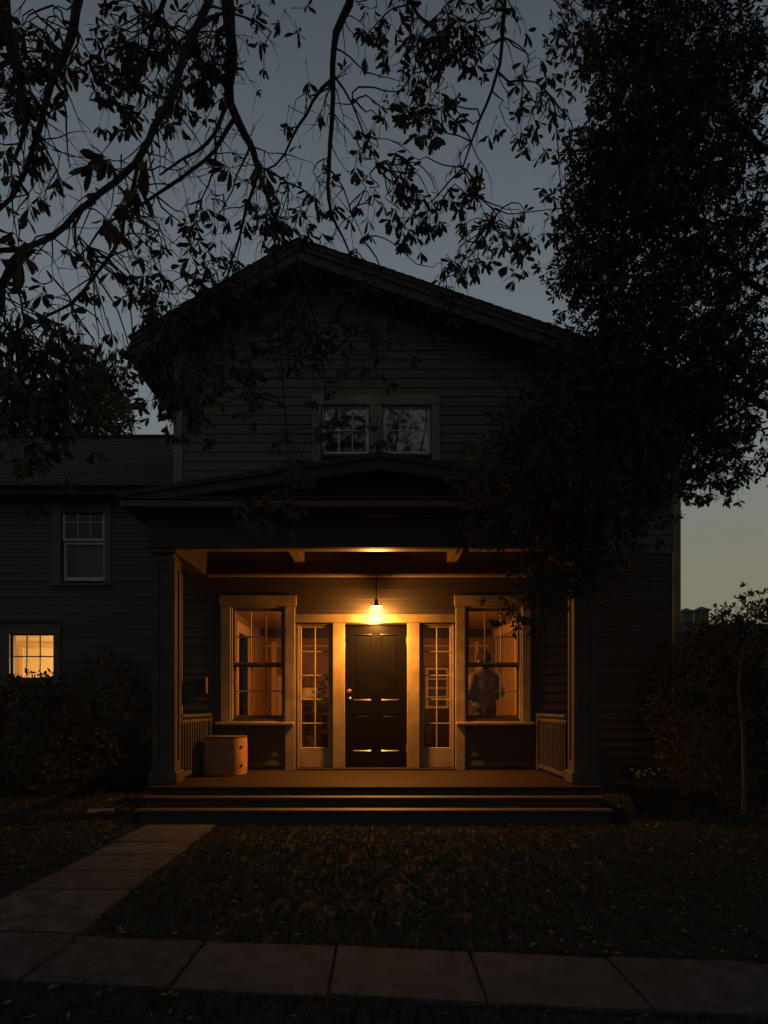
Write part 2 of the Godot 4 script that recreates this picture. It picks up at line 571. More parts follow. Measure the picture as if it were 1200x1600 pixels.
func main_roof(h: Node3D) -> void:
	var ax := -1.08
	var ay := 7.70
	var l := Vector2(-3.41, ay - 0.584 * 2.33)
	var r := Vector2(4.8, ay - 0.344 * 5.88)
	var g := Geo.new()
	g.prism(PackedVector2Array([l, Vector2(ax, ay), r, r + Vector2(-0.02, -0.06), Vector2(ax, ay - 0.066), l + Vector2(0.03, -0.06)]), -17.6, -9.5)
	var roof := build("roof", g, M.shingle, h)
	# shingle courses: butts that show along the rake
	var s := Geo.new()
	for side in 2:
		var a := Vector2(ax, ay)
		var b := l if side == 0 else r
		var k := int(a.distance_to(b) / 0.14)
		for i in k:
			var p := a.lerp(b, (i + 0.5) / k)
			var d := (b - a).normalized()
			var up := Vector2(-d.y, d.x) if side == 1 else Vector2(d.y, -d.x)
			s.prism(PackedVector2Array([p - d * 0.08 + up * 0.002, p - d * 0.08 + up * 0.006, p + d * 0.075 + up * 0.016, p + d * 0.075 + up * 0.002]), -17.6, -9.49 + rng.randf_range(0, 0.006))
	build("shingle_course", s, M.shingle, roof).set_meta("kind", "stuff")
	# soffit and rake boards under the slopes
	for side in 2:
		var b := l if side == 0 else r
		var d := (b - Vector2(ax, ay)).normalized()
		var q := Geo.new()
		q.prism(PackedVector2Array([Vector2(ax, ay - 0.068), b + Vector2(0, -0.06), b + Vector2(0, -0.26), Vector2(ax, ay - 0.27)]), -9.58, -9.54)
		build("rake_board", q, M.dark_trim, h)
		q = Geo.new()
		q.prism(PackedVector2Array([Vector2(ax, ay - 0.068), b + Vector2(-0.01 * signf(d.x), -0.064), b + Vector2(-0.01 * signf(d.x), -0.13), Vector2(ax, ay - 0.135)]), -9.539, -9.515)
		build("rake_moulding", q, M.dark_trim, h)
		q = Geo.new()
		q.prism(PackedVector2Array([Vector2(ax, ay - 0.15), b + Vector2(0, -0.14), b + Vector2(0, -0.16), Vector2(ax, ay - 0.17)]), -17.5, -9.582)
		build("soffit", q, M.dark_trim, h)
		q = Geo.new()
		var wl := -2.79 if side == 0 else px(1049, 10)
		var sl := 0.584 if side == 0 else 0.344
		q.prism(PackedVector2Array([Vector2(ax, ay - 0.172), Vector2(wl, ay - 0.172 - absf(wl - ax) * sl), Vector2(wl, ay - 0.36 - absf(wl - ax) * sl), Vector2(ax, ay - 0.36)]), WALL, WALL + 0.034)
		build("frieze_board", q, M.dark_trim, h)
		bx("eave_board", Vector3(b.x - 0.02, b.y - 0.27, -17.5), Vector3(b.x + 0.012, b.y - 0.065, -9.582), M.dark_trim, h)


func wing_roof(h: Node3D) -> void:
	var e := Vector2(-11.15, py(752, 11.15))
	var r := Vector2(-14.05, py(683, 14.05))
	var b := Vector2(-16.95, e.y)
	var g := Geo.new()
	g.prism_x(PackedVector2Array([e, r, b, b + Vector2(0, -0.07), r + Vector2(0, -0.08), e + Vector2(0, -0.07)]), -9.8, -2.932)
	var roof := build("wing_roof", g, M.shingle, h)
	var d := (r - e).normalized()
	var up := Vector2(-d.y, d.x)
	if up.y < 0: up = -up
	var n := int(e.distance_to(r) / 0.135)
	var s := Geo.new()
	for i in n:
		var x := -9.8 - rng.randf() * 0.2
		while x < -2.95:
			var w := rng.randf_range(0.12, 0.26)
			var x1 := minf(x + w - 0.006, -2.95)
			if x1 > -9.8 and x1 - maxf(x, -9.8) > 0.02:
				var p := e + d * (i * 0.135 - 0.015 + rng.randf_range(-0.006, 0.006))
				var t := 0.012 + rng.randf_range(0, 0.008)
				s.prism_x(PackedVector2Array([p + up * 0.001, p + up * t, p + d * 0.155 + up * 0.004, p + d * 0.155 + up * 0.001]), maxf(x, -9.8), x1)
			x += w
	build("shingle", s, M.shingle, roof).set_meta("kind", "stuff")
	bx("ridge_cap", Vector3(-9.8, r.y - 0.03, r.x - 0.1), Vector3(-2.935, r.y + 0.02, r.x + 0.1), M.shingle, roof, 0.02)
	bx("fascia", Vector3(-9.78, e.y - 0.16, e.x - 0.03), Vector3(-2.934, e.y - 0.075, e.x - 0.004), M.dark_trim, h)
	bx("gutter", Vector3(-9.78, e.y - 0.11, e.x), Vector3(-2.936, e.y - 0.02, e.x + 0.1), M.dark_trim, h, 0.03)
	bx("soffit", Vector3(-9.7, e.y - 0.2, WING + 0.03), Vector3(-2.934, e.y - 0.165, e.x - 0.01), M.dark_trim, h)
	bx("frieze_board", Vector3(-9.5, e.y - 0.42, WING + 0.001), Vector3(-2.934, e.y - 0.202, WING + 0.036), M.dark_trim, h)


func upper_windows(h: Node3D, a: Rect2, b: Rect2) -> void:
	var z := WALL
	bx("casing", Vector3(px(487, 10), py(634, 10), z), Vector3(px(688, 10), py(618, 10), z + 0.045), M.trim, h)
	bx("casing", Vector3(px(488, 10), py(722, 10), z), Vector3(px(502, 10), py(634.2, 10), z + 0.04), M.trim, h)
	bx("casing", Vector3(px(578, 10), py(712, 10), z), Vector3(px(597, 10), py(634.2, 10), z + 0.04), M.trim, h)
	bx("casing", Vector3(px(674, 10), py(722, 10), z), Vector3(px(687, 10), py(634.2, 10), z + 0.04), M.trim, h)
	bx("sill", Vector3(px(502.2, 10), py(716, 10), z - 0.06), Vector3(px(673.8, 10), py(711, 10), z + 0.06), M.dark_trim, h)
	for r: Rect2 in [a, b]:
		var w := hold("window", h)
		w.set_meta("label", "small six-pane white window under the gable")
		glazed(w, r, z - 0.02, 0.052, 0.04, 3, 2, M.white, M.white, 0.016)


func wing_windows(h: Node3D, a: Rect2, b: Rect2) -> void:
	var z := WING
	bx("casing", Vector3(px(82, 11.5), py(912, 11.5), z), Vector3(px(96.5, 11.5), py(783, 11.5), z + 0.04), M.dull_trim, h)
	bx("casing", Vector3(px(164.5, 11.5), py(912, 11.5), z), Vector3(px(175, 11.5), py(783, 11.5), z + 0.04), M.dull_trim, h)
	bx("sill", Vector3(px(81, 11.5), py(916, 11.5), z), Vector3(px(176, 11.5), py(912, 11.5), z + 0.07), M.dull_trim, h)
	var w := hold("window", h)
	w.set_meta("label", "dark sash window of the wing, six panes over one")
	var mid := py(843, 11.5)
	glazed(w, Rect2(a.position.x, mid - 0.02, a.size.x, a.end.y - mid + 0.02), z - 0.015, 0.045, 0.04, 3, 2, M.white, M.white, 0.015)
	glazed(w, Rect2(a.position.x, a.position.y, a.size.x, mid - 0.021 - a.position.y), z - 0.06, 0.05, 0.075, 1, 1, M.white, M.white)
	bx("stool", Vector3(a.position.x, a.position.y - 0.012, z - 0.08), Vector3(a.end.x, a.position.y - 0.001, z + 0.05), M.dull_trim, h, 0.003)
	bx("casing", Vector3(px(3, 11.5), py(1072, 11.5), z), Vector3(px(16.5, 11.5), py(990, 11.5), z + 0.04), M.dull_trim, h)
	bx("casing", Vector3(px(85.5, 11.5), py(1072, 11.5), z), Vector3(px(96, 11.5), py(990, 11.5), z + 0.04), M.dull_trim, h)
	bx("casing", Vector3(px(2, 11.5), py(989.6, 11.5), z), Vector3(px(97, 11.5), py(977, 11.5), z + 0.045), M.dull_trim, h)
	bx("sill", Vector3(px(2, 11.5), py(1072, 11.5), z + 0.041), Vector3(px(97, 11.5), py(1065, 11.5), z + 0.08), M.dull_trim, h)
	w = hold("window", h)
	w.set_meta("label", "brightly lit six-pane window of the wing above the bushes")
	glazed(w, b, z - 0.02, 0.03, 0.06, 3, 2, M.sash, M.sash, 0.02)


func porch(h: Node3D) -> void:
	# floor boards run along the front, nosed at the edge
	var fl := hold("porch_floor", h)
	var z := -7.93
	for k in 15:
		var z1 := maxf(z - 0.138, WALL + 0.03)
		var g := Geo.new()
		g.box(Vector3(-2.64, FLOOR - 0.032, z1 + 0.003), Vector3(2.62, FLOOR + rng.randf_range(-0.0012, 0.0012), z), 0.012 if k == 0 else 0.003)
		build("plank", g, [M.plank, M.plank_b][rng.randi() % 2], fl)
		z -= 0.14
	bx("platform", Vector3(-2.6, 0.0, WALL + 0.03), Vector3(2.58, FLOOR - 0.034, -7.97), M.riser, h)
	for k in 2:
		var d := 7.71 - 0.25 * k
		var top := 0.255 - 0.105 * k
		var s := hold("step", h)
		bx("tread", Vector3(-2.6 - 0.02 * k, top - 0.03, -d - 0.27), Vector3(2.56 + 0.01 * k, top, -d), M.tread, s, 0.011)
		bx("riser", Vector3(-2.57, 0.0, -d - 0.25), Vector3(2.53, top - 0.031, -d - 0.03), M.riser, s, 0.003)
	# pillars: a core, stiles and rails round sunk panels, plinth, neck and cap
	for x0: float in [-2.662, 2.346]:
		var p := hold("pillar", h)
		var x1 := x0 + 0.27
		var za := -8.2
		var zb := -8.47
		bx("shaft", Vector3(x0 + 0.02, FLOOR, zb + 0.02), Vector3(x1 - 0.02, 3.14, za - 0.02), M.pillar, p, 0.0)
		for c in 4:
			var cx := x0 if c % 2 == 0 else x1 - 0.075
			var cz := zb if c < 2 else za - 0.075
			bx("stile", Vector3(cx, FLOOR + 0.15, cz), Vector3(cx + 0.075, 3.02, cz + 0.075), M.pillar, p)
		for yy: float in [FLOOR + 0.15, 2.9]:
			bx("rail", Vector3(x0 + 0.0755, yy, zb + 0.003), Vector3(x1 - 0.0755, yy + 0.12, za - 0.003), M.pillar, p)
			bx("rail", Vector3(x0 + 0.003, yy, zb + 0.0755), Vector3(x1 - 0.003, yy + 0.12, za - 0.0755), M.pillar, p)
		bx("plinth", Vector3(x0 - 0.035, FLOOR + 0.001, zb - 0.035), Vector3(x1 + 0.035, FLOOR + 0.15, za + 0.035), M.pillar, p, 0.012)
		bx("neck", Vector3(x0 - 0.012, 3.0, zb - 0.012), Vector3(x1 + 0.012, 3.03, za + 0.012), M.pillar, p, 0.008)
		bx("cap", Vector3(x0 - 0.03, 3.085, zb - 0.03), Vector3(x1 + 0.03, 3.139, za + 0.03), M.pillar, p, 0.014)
	# railings on both sides
	for s: float in [-1.0, 1.0]:
		var r := hold("railing", h)
		var x := -2.41 if s < 0 else 2.345
		bx("top_rail", Vector3(x - 0.04, 1.125, WALL + 0.03), Vector3(x + 0.04, 1.165, -8.475), M.pillar, r, 0.008)
		bx("under_rail", Vector3(x - 0.022, 1.055, WALL + 0.03), Vector3(x + 0.022, 1.1, -8.475), M.pillar, r, 0.006)
		bx("bottom_rail", Vector3(x - 0.025, FLOOR + 0.04, WALL + 0.03), Vector3(x + 0.025, FLOOR + 0.1, -8.475), M.pillar, r, 0.006)
		bx("newel", Vector3(x - 0.045, FLOOR + 0.002, WALL + 0.025), Vector3(x + 0.045, 1.124, WALL + 0.105), M.pillar, r, 0.006)
		for k in 11:
			var zz := -8.57 - 0.122 * k
			bx("baluster", Vector3(x - 0.018, FLOOR + 0.101, zz - 0.018), Vector3(x + 0.018, 1.054, zz + 0.018), M.pillar, r, 0.003)
	# beam and entablature
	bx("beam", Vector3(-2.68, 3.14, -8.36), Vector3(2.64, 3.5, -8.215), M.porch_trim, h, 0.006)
	bx("architrave", Vector3(-2.71, 3.145, -8.213), Vector3(2.67, 3.215, -8.165), M.dark_trim, h, 0.01)
	bx("architrave", Vector3(-2.7, 3.217, -8.213), Vector3(2.66, 3.265, -8.185), M.dark_trim, h, 0.008)
	bx("frieze_board", Vector3(-2.69, 3.268, -8.212), Vector3(2.65, 3.52, -8.195), M.dark_trim, h)
	for s: float in [-1.0, 1.0]:
		var xi := -2.43 if s < 0 else 2.39
		bx("side_beam", Vector3(minf(xi, xi + s * 0.25), 3.14, WALL + 0.03), Vector3(maxf(xi, xi + s * 0.25), 3.5, -8.362), M.pillar, h, 0.006)
	var ev := 7.85
	var y0 := py(787, ev)
	var y1 := py(777, ev)
	bx("bed_moulding", Vector3(-2.74, 3.522, -8.19), Vector3(2.7, y0 - 0.03, -8.13), M.dark_trim, h, 0.02)
	bx("soffit", Vector3(-2.9, y0 - 0.028, WALL + 0.04), Vector3(2.86, y0 - 0.002, -ev - 0.03), M.dark_trim, h)
	bx("eave_fascia", Vector3(-2.915, y0 - 0.03, -ev - 0.028), Vector3(2.95, y1 - 0.024, -ev), M.dull_trim, h, 0.012)
	bx("eave_cap", Vector3(-2.93, y1 - 0.022, -ev - 0.1), Vector3(2.965, y1, -ev + 0.03), M.dark_trim, h, 0.008)
	# low gable roof over the porch
	var ax := 0.044
	var ay := py(707, ev)
	var g := Geo.new()
	g.prism(PackedVector2Array([Vector2(-2.95, y1 + 0.002), Vector2(ax, ay - 0.06), Vector2(2.99, y1 + 0.002), Vector2(3.0, y1 + 0.05), Vector2(ax, ay), Vector2(-2.96, y1 + 0.05)]), WALL + 0.03, -ev + 0.03)
	build("porch_roof", g, M.shingle, h)
	for s: float in [-1.0, 1.0]:
		var q := Geo.new()
		q.prism(PackedVector2Array([Vector2(ax, ay - 0.062), Vector2(ax + s * 2.9, y1 + 0.006), Vector2(ax + s * 2.3, y1 + 0.006), Vector2(ax, ay - 0.19)]), -ev - 0.06, -ev - 0.005)
		build("raking_cornice", q, M.dark_trim, h)
	g = Geo.new()
	g.prism(PackedVector2Array([Vector2(ax, ay - 0.1), Vector2(ax + 2.7, y1 + 0.003), Vector2(ax - 2.7, y1 + 0.003)]), -8.2, -8.16)
	build("pediment", g, M.dark_trim, h)
	# ceiling boards, two joists and the ledger on the house wall
	var cl := hold("porch_ceiling", h)
	for k in 12:
		var zz := -8.362 - 0.137 * k
		bx("plank", Vector3(-2.43, 3.5, maxf(zz - 0.134, WALL + 0.03)), Vector3(2.39, 3.52, zz), M.ceiling, cl, 0.003)
	for x: float in [-1.176, 1.01]:
		bx("joist", Vector3(x, 3.336, WALL + 0.06), Vector3(x + 0.145, 3.499, -8.362), M.joist, h, 0.006)
	bx("ledger", Vector3(-2.43, 3.125, WALL + 0.03), Vector3(2.39, 3.165, WALL + 0.13), M.porch_trim, h, 0.008)
	bx("frieze_board", Vector3(-2.43, 3.166, WALL + 0.03), Vector3(2.39, 3.335, WALL + 0.06), M.ceiling, h)
	bx("frieze_moulding", Vector3(-2.43, 3.235, WALL + 0.061), Vector3(2.39, 3.258, WALL + 0.078), M.ceiling, h, 0.006)
	bx("frieze_board", Vector3(-2.43, 3.337, WALL + 0.03), Vector3(2.39, 3.499, WALL + 0.058), M.ceiling, h)


func porch_window(h: Node3D, r: Rect2, label: String) -> void:
	var z := WALL
	var w := hold("window", h)
	w.set_meta("label", label)
	var g := Geo.new()
	# jamb linings and the parting strip, lit from the porch
	g.box(Vector3(r.position.x, r.position.y, z - 0.14), Vector3(r.position.x + 0.025, r.end.y, z + 0.02), 0.003)
	g.box(Vector3(r.end.x - 0.025, r.position.y, z - 0.14), Vector3(r.end.x, r.end.y, z + 0.02), 0.003)
	g.box(Vector3(r.position.x + 0.026, r.end.y - 0.025, z - 0.14), Vector3(r.end.x - 0.026, r.end.y, z + 0.02), 0.003)
	build("jamb", g, M.porch_trim, w)
	var mid := py(1037, 10)
	var x0 := r.position.x + 0.026
	var wd := r.size.x - 0.052
	glazed(w, Rect2(x0, mid - 0.012, wd, r.end.y - 0.026 - mid + 0.012), z - 0.006, 0.036, 0.03, 3, 2, M.sash, M.porch_trim, 0.021)
	glazed(w, Rect2(x0, r.position.y + 0.012, wd, mid - 0.013 - r.position.y - 0.012), z - 0.048, 0.034, 0.085, 3, 2, M.sash, M.porch_trim, 0.021)
	bx("sill", Vector3(r.position.x - 0.01, r.position.y - 0.01, z - 0.13), Vector3(r.end.x + 0.01, r.position.y + 0.01, z + 0.02), M.porch_trim, w, 0.004)


func entry_wall(h: Node3D, wl: Rect2, wr: Rect2) -> void:
	var z := WALL
	var f := WALL + 0.042
	# window casings
	bx("casing", Vector3(px(344, 10), py(947.6, 10), z), Vector3(px(463.5, 10), py(931, 10), f + 0.02), M.porch_trim, h)
	bx("casing", Vector3(px(346, 10), py(1128, 10), z), Vector3(px(361, 10), py(948, 10), f), M.porch_trim, h)
	bx("casing", Vector3(px(446, 10), FLOOR + 0.002, z), Vector3(px(461.4, 10), py(948, 10), f), M.porch_trim, h)
	bx("casing", Vector3(px(709.5, 10), py(947.6, 10), z), Vector3(px(829, 10), py(931, 10), f + 0.02), M.porch_trim, h)
	bx("casing", Vector3(px(711.6, 10), FLOOR + 0.002, z), Vector3(px(726, 10), py(948, 10), f), M.porch_trim, h)
	bx("casing", Vector3(px(815, 10), py(1128, 10), z), Vector3(px(828, 10), py(948, 10), f), M.porch_trim, h)
	bx("sill", Vector3(px(338, 10), py(1133, 10), z), Vector3(px(445.8, 10), py(1128.2, 10), f + 0.06), M.porch_trim, h, 0.008)
	bx("sill", Vector3(px(445.9, 10), py(1133, 10), f + 0.001), Vector3(px(460, 10), py(1128.2, 10), f + 0.06), M.porch_trim, h, 0.008)
	bx("sill", Vector3(px(726.2, 10), py(1133, 10), z), Vector3(px(833, 10), py(1128.2, 10), f + 0.06), M.porch_trim, h, 0.008)
	bx("sill", Vector3(px(712, 10), py(1133, 10), f + 0.001), Vector3(px(726.1, 10), py(1128.2, 10), f + 0.06), M.porch_trim, h, 0.008)
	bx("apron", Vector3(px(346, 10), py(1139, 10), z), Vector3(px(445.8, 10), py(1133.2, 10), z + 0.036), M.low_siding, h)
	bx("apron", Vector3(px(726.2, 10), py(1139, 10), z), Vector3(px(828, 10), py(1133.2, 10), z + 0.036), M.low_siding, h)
	porch_window(h, wl, "left porch window, three panes wide, over a lit doorway inside")
	porch_window(h, wr, "right porch window, three panes wide, behind which a person stands")
	# header over door and sidelights, mullion posts
	bx("header", Vector3(px(461.6, 10), py(973.5, 10), z - 0.12), Vector3(px(711.4, 10), py(960, 10), f - 0.004), M.porch_trim, h, 0.006)
	bx("mullion_post", Vector3(px(520, 10), FLOOR + 0.03, z - 0.14), Vector3(px(538.5, 10), py(973.8, 10), f - 0.006), M.porch_trim, h, 0.006)
	bx("mullion_post", Vector3(px(636.5, 10), FLOOR + 0.03, z - 0.14), Vector3(px(655.5, 10), py(973.8, 10), f - 0.006), M.porch_trim, h, 0.006)
	bx("threshold", Vector3(px(461.8, 10), FLOOR + 0.002, z - 0.15), Vector3(px(711.2, 10), FLOOR + 0.029, f + 0.03), M.plank, h, 0.008)
	for k in 2:
		var a := px([464.0, 656.0][k], 10)
		var b := px([519.6, 710.0][k], 10)
		var w := hold("sidelight", h)
		w.set_meta("label", ["left sidelight of the front door, ten panes over a panel", "right sidelight of the front door, ten panes over a panel"][k])
		var g := Geo.new()
		g.box(Vector3(a, FLOOR + 0.03, z - 0.1), Vector3(a + 0.03, py(974, 10), z - 0.012), 0.004)
		g.box(Vector3(b - 0.03, FLOOR + 0.03, z - 0.1), Vector3(b, py(974, 10), z - 0.012), 0.004)
		g.box(Vector3(a + 0.031, py(977, 10), z - 0.1), Vector3(b - 0.031, py(974, 10), z - 0.012), 0.004)
		build("jamb", g, M.porch_trim, w)
		glazed(w, Rect2(a + 0.032, FLOOR + 0.035, b - a - 0.064, py(977.2, 10) - FLOOR - 0.035), z - 0.03, 0.03, py(1168, 10) - FLOOR - 0.035, 2, 5, M.porch_trim, M.porch_trim, 0.018)
	front_door(h)


func front_door(h: Node3D) -> void:
	var d := hold("front_door", h)
	d.set_meta("label", "black four-panel front door with brass knob")
	var x0 := px(539.5, 10)
	var x1 := px(635.6, 10)
	var y0 := FLOOR + 0.034
	var y1 := py(976, 10)
	var z := WALL - 0.05
	var ps := [Rect2(px(551, 10), py(1094, 10), 0, 0), Rect2(px(595, 10), py(1094, 10), 0, 0), Rect2(px(551, 10), py(1174, 10), 0, 0), Rect2(px(595, 10), py(1174, 10), 0, 0)]
	for k in 4:
		ps[k].size = Vector2(px(624, 10) - px(595, 10), (py(991, 10) if k < 2 else py(1115, 10)) - ps[k].position.y)
	var g := Geo.new()
	g.box(Vector3(x0, y0, z - 0.045), Vector3(x1, y1, z - 0.016), 0.0)
	pierced(g, x0, x1, y0, y1, z - 0.015, z, ps)
	build("door_leaf", g, M.door, d)
	for r: Rect2 in ps:
		var q := Geo.new()
		var a := r.position
		var b := r.end
		var m := 0.017
		var zi := z - 0.013
		var zo := z + 0.002
		var o := [Vector3(a.x, a.y, zo), Vector3(b.x, a.y, zo), Vector3(b.x, b.y, zo), Vector3(a.x, b.y, zo)]
		var i := [Vector3(a.x + m, a.y + m, zi), Vector3(b.x - m, a.y + m, zi), Vector3(b.x - m, b.y - m, zi), Vector3(a.x + m, b.y - m, zi)]
		var e := [Vector3(a.x - 0.008, a.y - 0.008, z), Vector3(b.x + 0.008, a.y - 0.008, z), Vector3(b.x + 0.008, b.y + 0.008, z), Vector3(a.x - 0.008, b.y + 0.008, z)]
		for k in 4:
			q.quad(o[k], o[(k + 1) % 4], i[(k + 1) % 4], i[k], Vector3(0, 0, 1))
			q.quad(e[k], e[(k + 1) % 4], o[(k + 1) % 4], o[k], Vector3(0, 0, 1))
		q.box(Vector3(a.x + m + 0.02, a.y + m + 0.02, zi - 0.003), Vector3(b.x - m - 0.02, b.y - m - 0.02, zi + 0.008), 0.008)
		build("panel", q, M.door, d)
	var kx := px(546, 10)
	g = Geo.new()
	var disc := PackedVector2Array([Vector2(0, 0), Vector2(0.03, 0), Vector2(0.03, 0.008), Vector2(0.012, 0.012), Vector2(0.011, 0.03), Vector2(0.026, 0.038), Vector2(0.03, 0.052), Vector2(0.022, 0.064), Vector2(0, 0.068)])
	g.lathe(Vector3.ZERO, disc, 18)
	var knob := build("knob", g, M.brass, d)
	knob.transform = Transform3D(Basis(Vector3(1, 0, 0), PI / 2), Vector3(kx, py(1080, 10), z))
	g = Geo.new()
	g.lathe(Vector3.ZERO, PackedVector2Array([Vector2(0, 0), Vector2(0.02, 0), Vector2(0.02, 0.012), Vector2(0.014, 0.016), Vector2(0, 0.016)]), 16)
	var lock := build("lock", g, M.brass, d)
	lock.transform = Transform3D(Basis(Vector3(1, 0, 0), PI / 2), Vector3(kx + 0.008, py(1091.5, 10), z))
	for y: float in [py(1000, 10), py(1170, 10)]:
		bx("hinge", Vector3(x1 - 0.008, y - 0.05, z + 0.001), Vector3(x1 + 0.004, y + 0.05, z + 0.014), M.brass, d, 0.004)


# ---------------------------------------------------------------- the rooms seen through the glass

func casing_in(g: Geo, x: float, s: float, za: float, zb: float, top: float, w: float) -> void:  # a door casing on a side wall at x, facing -s
	g.box(Vector3(x - s * 0.03, FLOOR, za - w), Vector3(x - s * 0.001, top, za), 0.004)
	g.box(Vector3(x - s * 0.03, FLOOR, zb), Vector3(x - s * 0.001, top, zb + w), 0.004)
	g.box(Vector3(x - s * 0.036, top + 0.001, zb - 0.02), Vector3(x - s * 0.001, top + w * 1.3, za + 0.02), 0.004)


func rooms(h: Node3D) -> void:
	var zb := -13.6
	var top := 2.76
	var inner := WALL - 0.162
	var room := hold("living_room", h)
	bx("room_floor", Vector3(-2.72, FLOOR - 0.1, zb - 0.1), Vector3(4.18, FLOOR, inner), M.room_floor, room, 0)
	bx("room_ceiling", Vector3(-2.72, top, zb - 0.1), Vector3(4.18, top + 0.1, inner), M.ceil_in, room, 0)
	var g := Geo.new()
	pierced(g, -2.72, 4.18, FLOOR, top, zb - 0.1, zb, [rect(667, 1045, 699, 1105, 13.6)])
	build("back_wall", g, M.wall_in, room)
	# side walls with a doorway each
	g = Geo.new()
	g.box(Vector3(2.25, FLOOR, zb), Vector3(2.35, top, inner), 0)
	g.box(Vector3(-2.35, FLOOR, zb), Vector3(-2.25, top, -12.15), 0)
	g.box(Vector3(-2.35, FLOOR, -11.2), Vector3(-2.25, top, inner), 0)
	g.box(Vector3(-2.35, 2.48, -12.15), Vector3(-2.25, top, -11.2), 0)
	build("side_wall", g, M.wall_in, room)
	g = Geo.new()
	g.box(Vector3(-2.72, FLOOR, zb), Vector3(-2.7, top, inner), 0)
	build("closet_wall", g, M.dark_wood, room)
	g = Geo.new()
	casing_in(g, -2.25, -1, -11.05, -12.2, 2.46, 0.13)
	casing_in(g, 2.25, 1, -11.0, -12.9, 2.5, 0.13)
	build("door_casing", g, M.trim_in, room)
	# upright boards on both side walls
	for k in 15:
		var z := -11.14 - 0.118 * k
		if z - 0.11 > -12.9:
			bx("board", Vector3(2.222, FLOOR + 0.1, z - 0.11), Vector3(2.249, 2.49, z), M.panel_in, room, 0.006)
	for k in 10:
		var z := -12.35 - 0.118 * k
		bx("board", Vector3(-2.249, FLOOR + 0.1, z - 0.11), Vector3(-2.222, 2.6, z), M.panel_in, room, 0.006)
	# dark beam under the ceiling at the back, picture rail, dark wainscot to the right
	bx("ceiling_beam", Vector3(-2.24, 2.6, zb + 0.001), Vector3(2.22, 2.759, zb + 0.2), M.dark_wood, room, 0.01)
	bx("picture_rail", Vector3(-2.24, 2.43, zb + 0.001), Vector3(2.22, 2.46, zb + 0.035), M.trim_in, room)
	bx("wainscot", Vector3(px(655, 13.6), FLOOR, zb + 0.001), Vector3(px(712, 13.6), py(1041, 13.6), zb + 0.03), M.dark_wood, room)
	bx("door_casing", Vector3(px(742, 13.6), FLOOR, zb + 0.001), Vector3(px(748, 13.6), py(1003, 13.6), zb + 0.03), M.trim_in, room)
	bx("door_casing", Vector3(px(424, 13.6), FLOOR, zb + 0.001), Vector3(px(432, 13.6), py(1003, 13.6), zb + 0.03), M.trim_in, room)
	bx("panel", Vector3(px(433, 13.6), FLOOR, zb + 0.001), Vector3(px(445, 13.6), py(1056, 13.6), zb + 0.05), M.trim_in, room)
	# the gridded window at the back: its hole is a little smaller in front of the outdoor dusk
	var w := hold("window", h)
	w.set_meta("label", "pale gridded window at the back of the room, seen through the right sidelight")
	glazed(w, rect(665, 1043, 701, 1107, 13.56), zb + 0.075, 0.05, 0.05, 2, 4, M.trim_in, M.trim_in, 0.03)
	# closed dark rooms behind the upper and the wing windows
	g = Geo.new()
	g.box(Vector3(-2.7, 4.3, -12.6), Vector3(4.1, 4.35, inner), 0)
	g.box(Vector3(-2.7, 5.68, -12.6), Vector3(3.9, 5.73, inner), 0)
	g.box(Vector3(-2.7, 4.35, -12.65), Vector3(4.1, 5.68, -12.6), 0)
	build("upper_room", g, M.dark_wood, h)
	g = Geo.new()
	g.box(Vector3(-9.3, 2.86, -14.4), Vector3(-2.92, 2.96, WING - 0.162), 0)
	g.box(Vector3(-9.3, 4.7, -14.4), Vector3(-2.92, 4.78, WING - 0.162), 0)
	g.box(Vector3(-9.3, 2.96, -14.45), Vector3(-2.92, 4.7, -14.4), 0)
	g.box(Vector3(px(98, 11.5), 2.96, WING - 0.2), Vector3(px(163, 11.5), 3.95, WING - 0.19), 0)
	build("wing_upper_room", g, M.dark_wood, h)
	# the bright room of the wing
	var k := hold("wing_room", h)
	g = Geo.new()
	g.box(Vector3(-8.0, 0.2, -13.9), Vector3(-4.0, 0.3, WING - 0.162), 0)
	g.box(Vector3(-8.0, 2.75, -13.9), Vector3(-4.0, 2.85, WING - 0.162), 0)
	g.box(Vector3(-8.0, 0.3, -14.0), Vector3(-4.0, 2.75, -13.9), 0)
	g.box(Vector3(-8.1, 0.3, -13.9), Vector3(-8.0, 2.75, WING - 0.162), 0)
	g.box(Vector3(-4.0, 0.3, -13.9), Vector3(-3.9, 2.75, WING - 0.162), 0)
	build("room_wall", g, M.pale_room, k)
	g = Geo.new()
	var cz := -13.9
	g.box(Vector3(px(30, 13.9), 0.3, cz + 0.001), Vector3(px(37, 13.9), py(1012, 13.9), cz + 0.03), 0.004)
	g.box(Vector3(px(28, 13.9), py(1012, 13.9), cz + 0.001), Vector3(px(110, 13.9), py(1004, 13.9), cz + 0.035), 0.004)
	g.box(Vector3(px(-20, 13.9), py(988, 13.9), cz + 0.001), Vector3(px(160, 13.9), py(985, 13.9), cz + 0.03), 0.004)
	build("door_casing", g, M.trim_in, k)


# ---------------------------------------------------------------- things on and in the house

func omni(where: Vector3, c: Color, e: float, size: float) -> void:
	var l := OmniLight3D.new()
	l.name = numbered("lamp_light")
	l.position = where
	l.light_color = c
	l.light_energy = e
	l.light_size = size
	l.omni_range = 25.0
	l.omni_attenuation = 2.0
	l.shadow_enabled = true
	add_child(l, true)


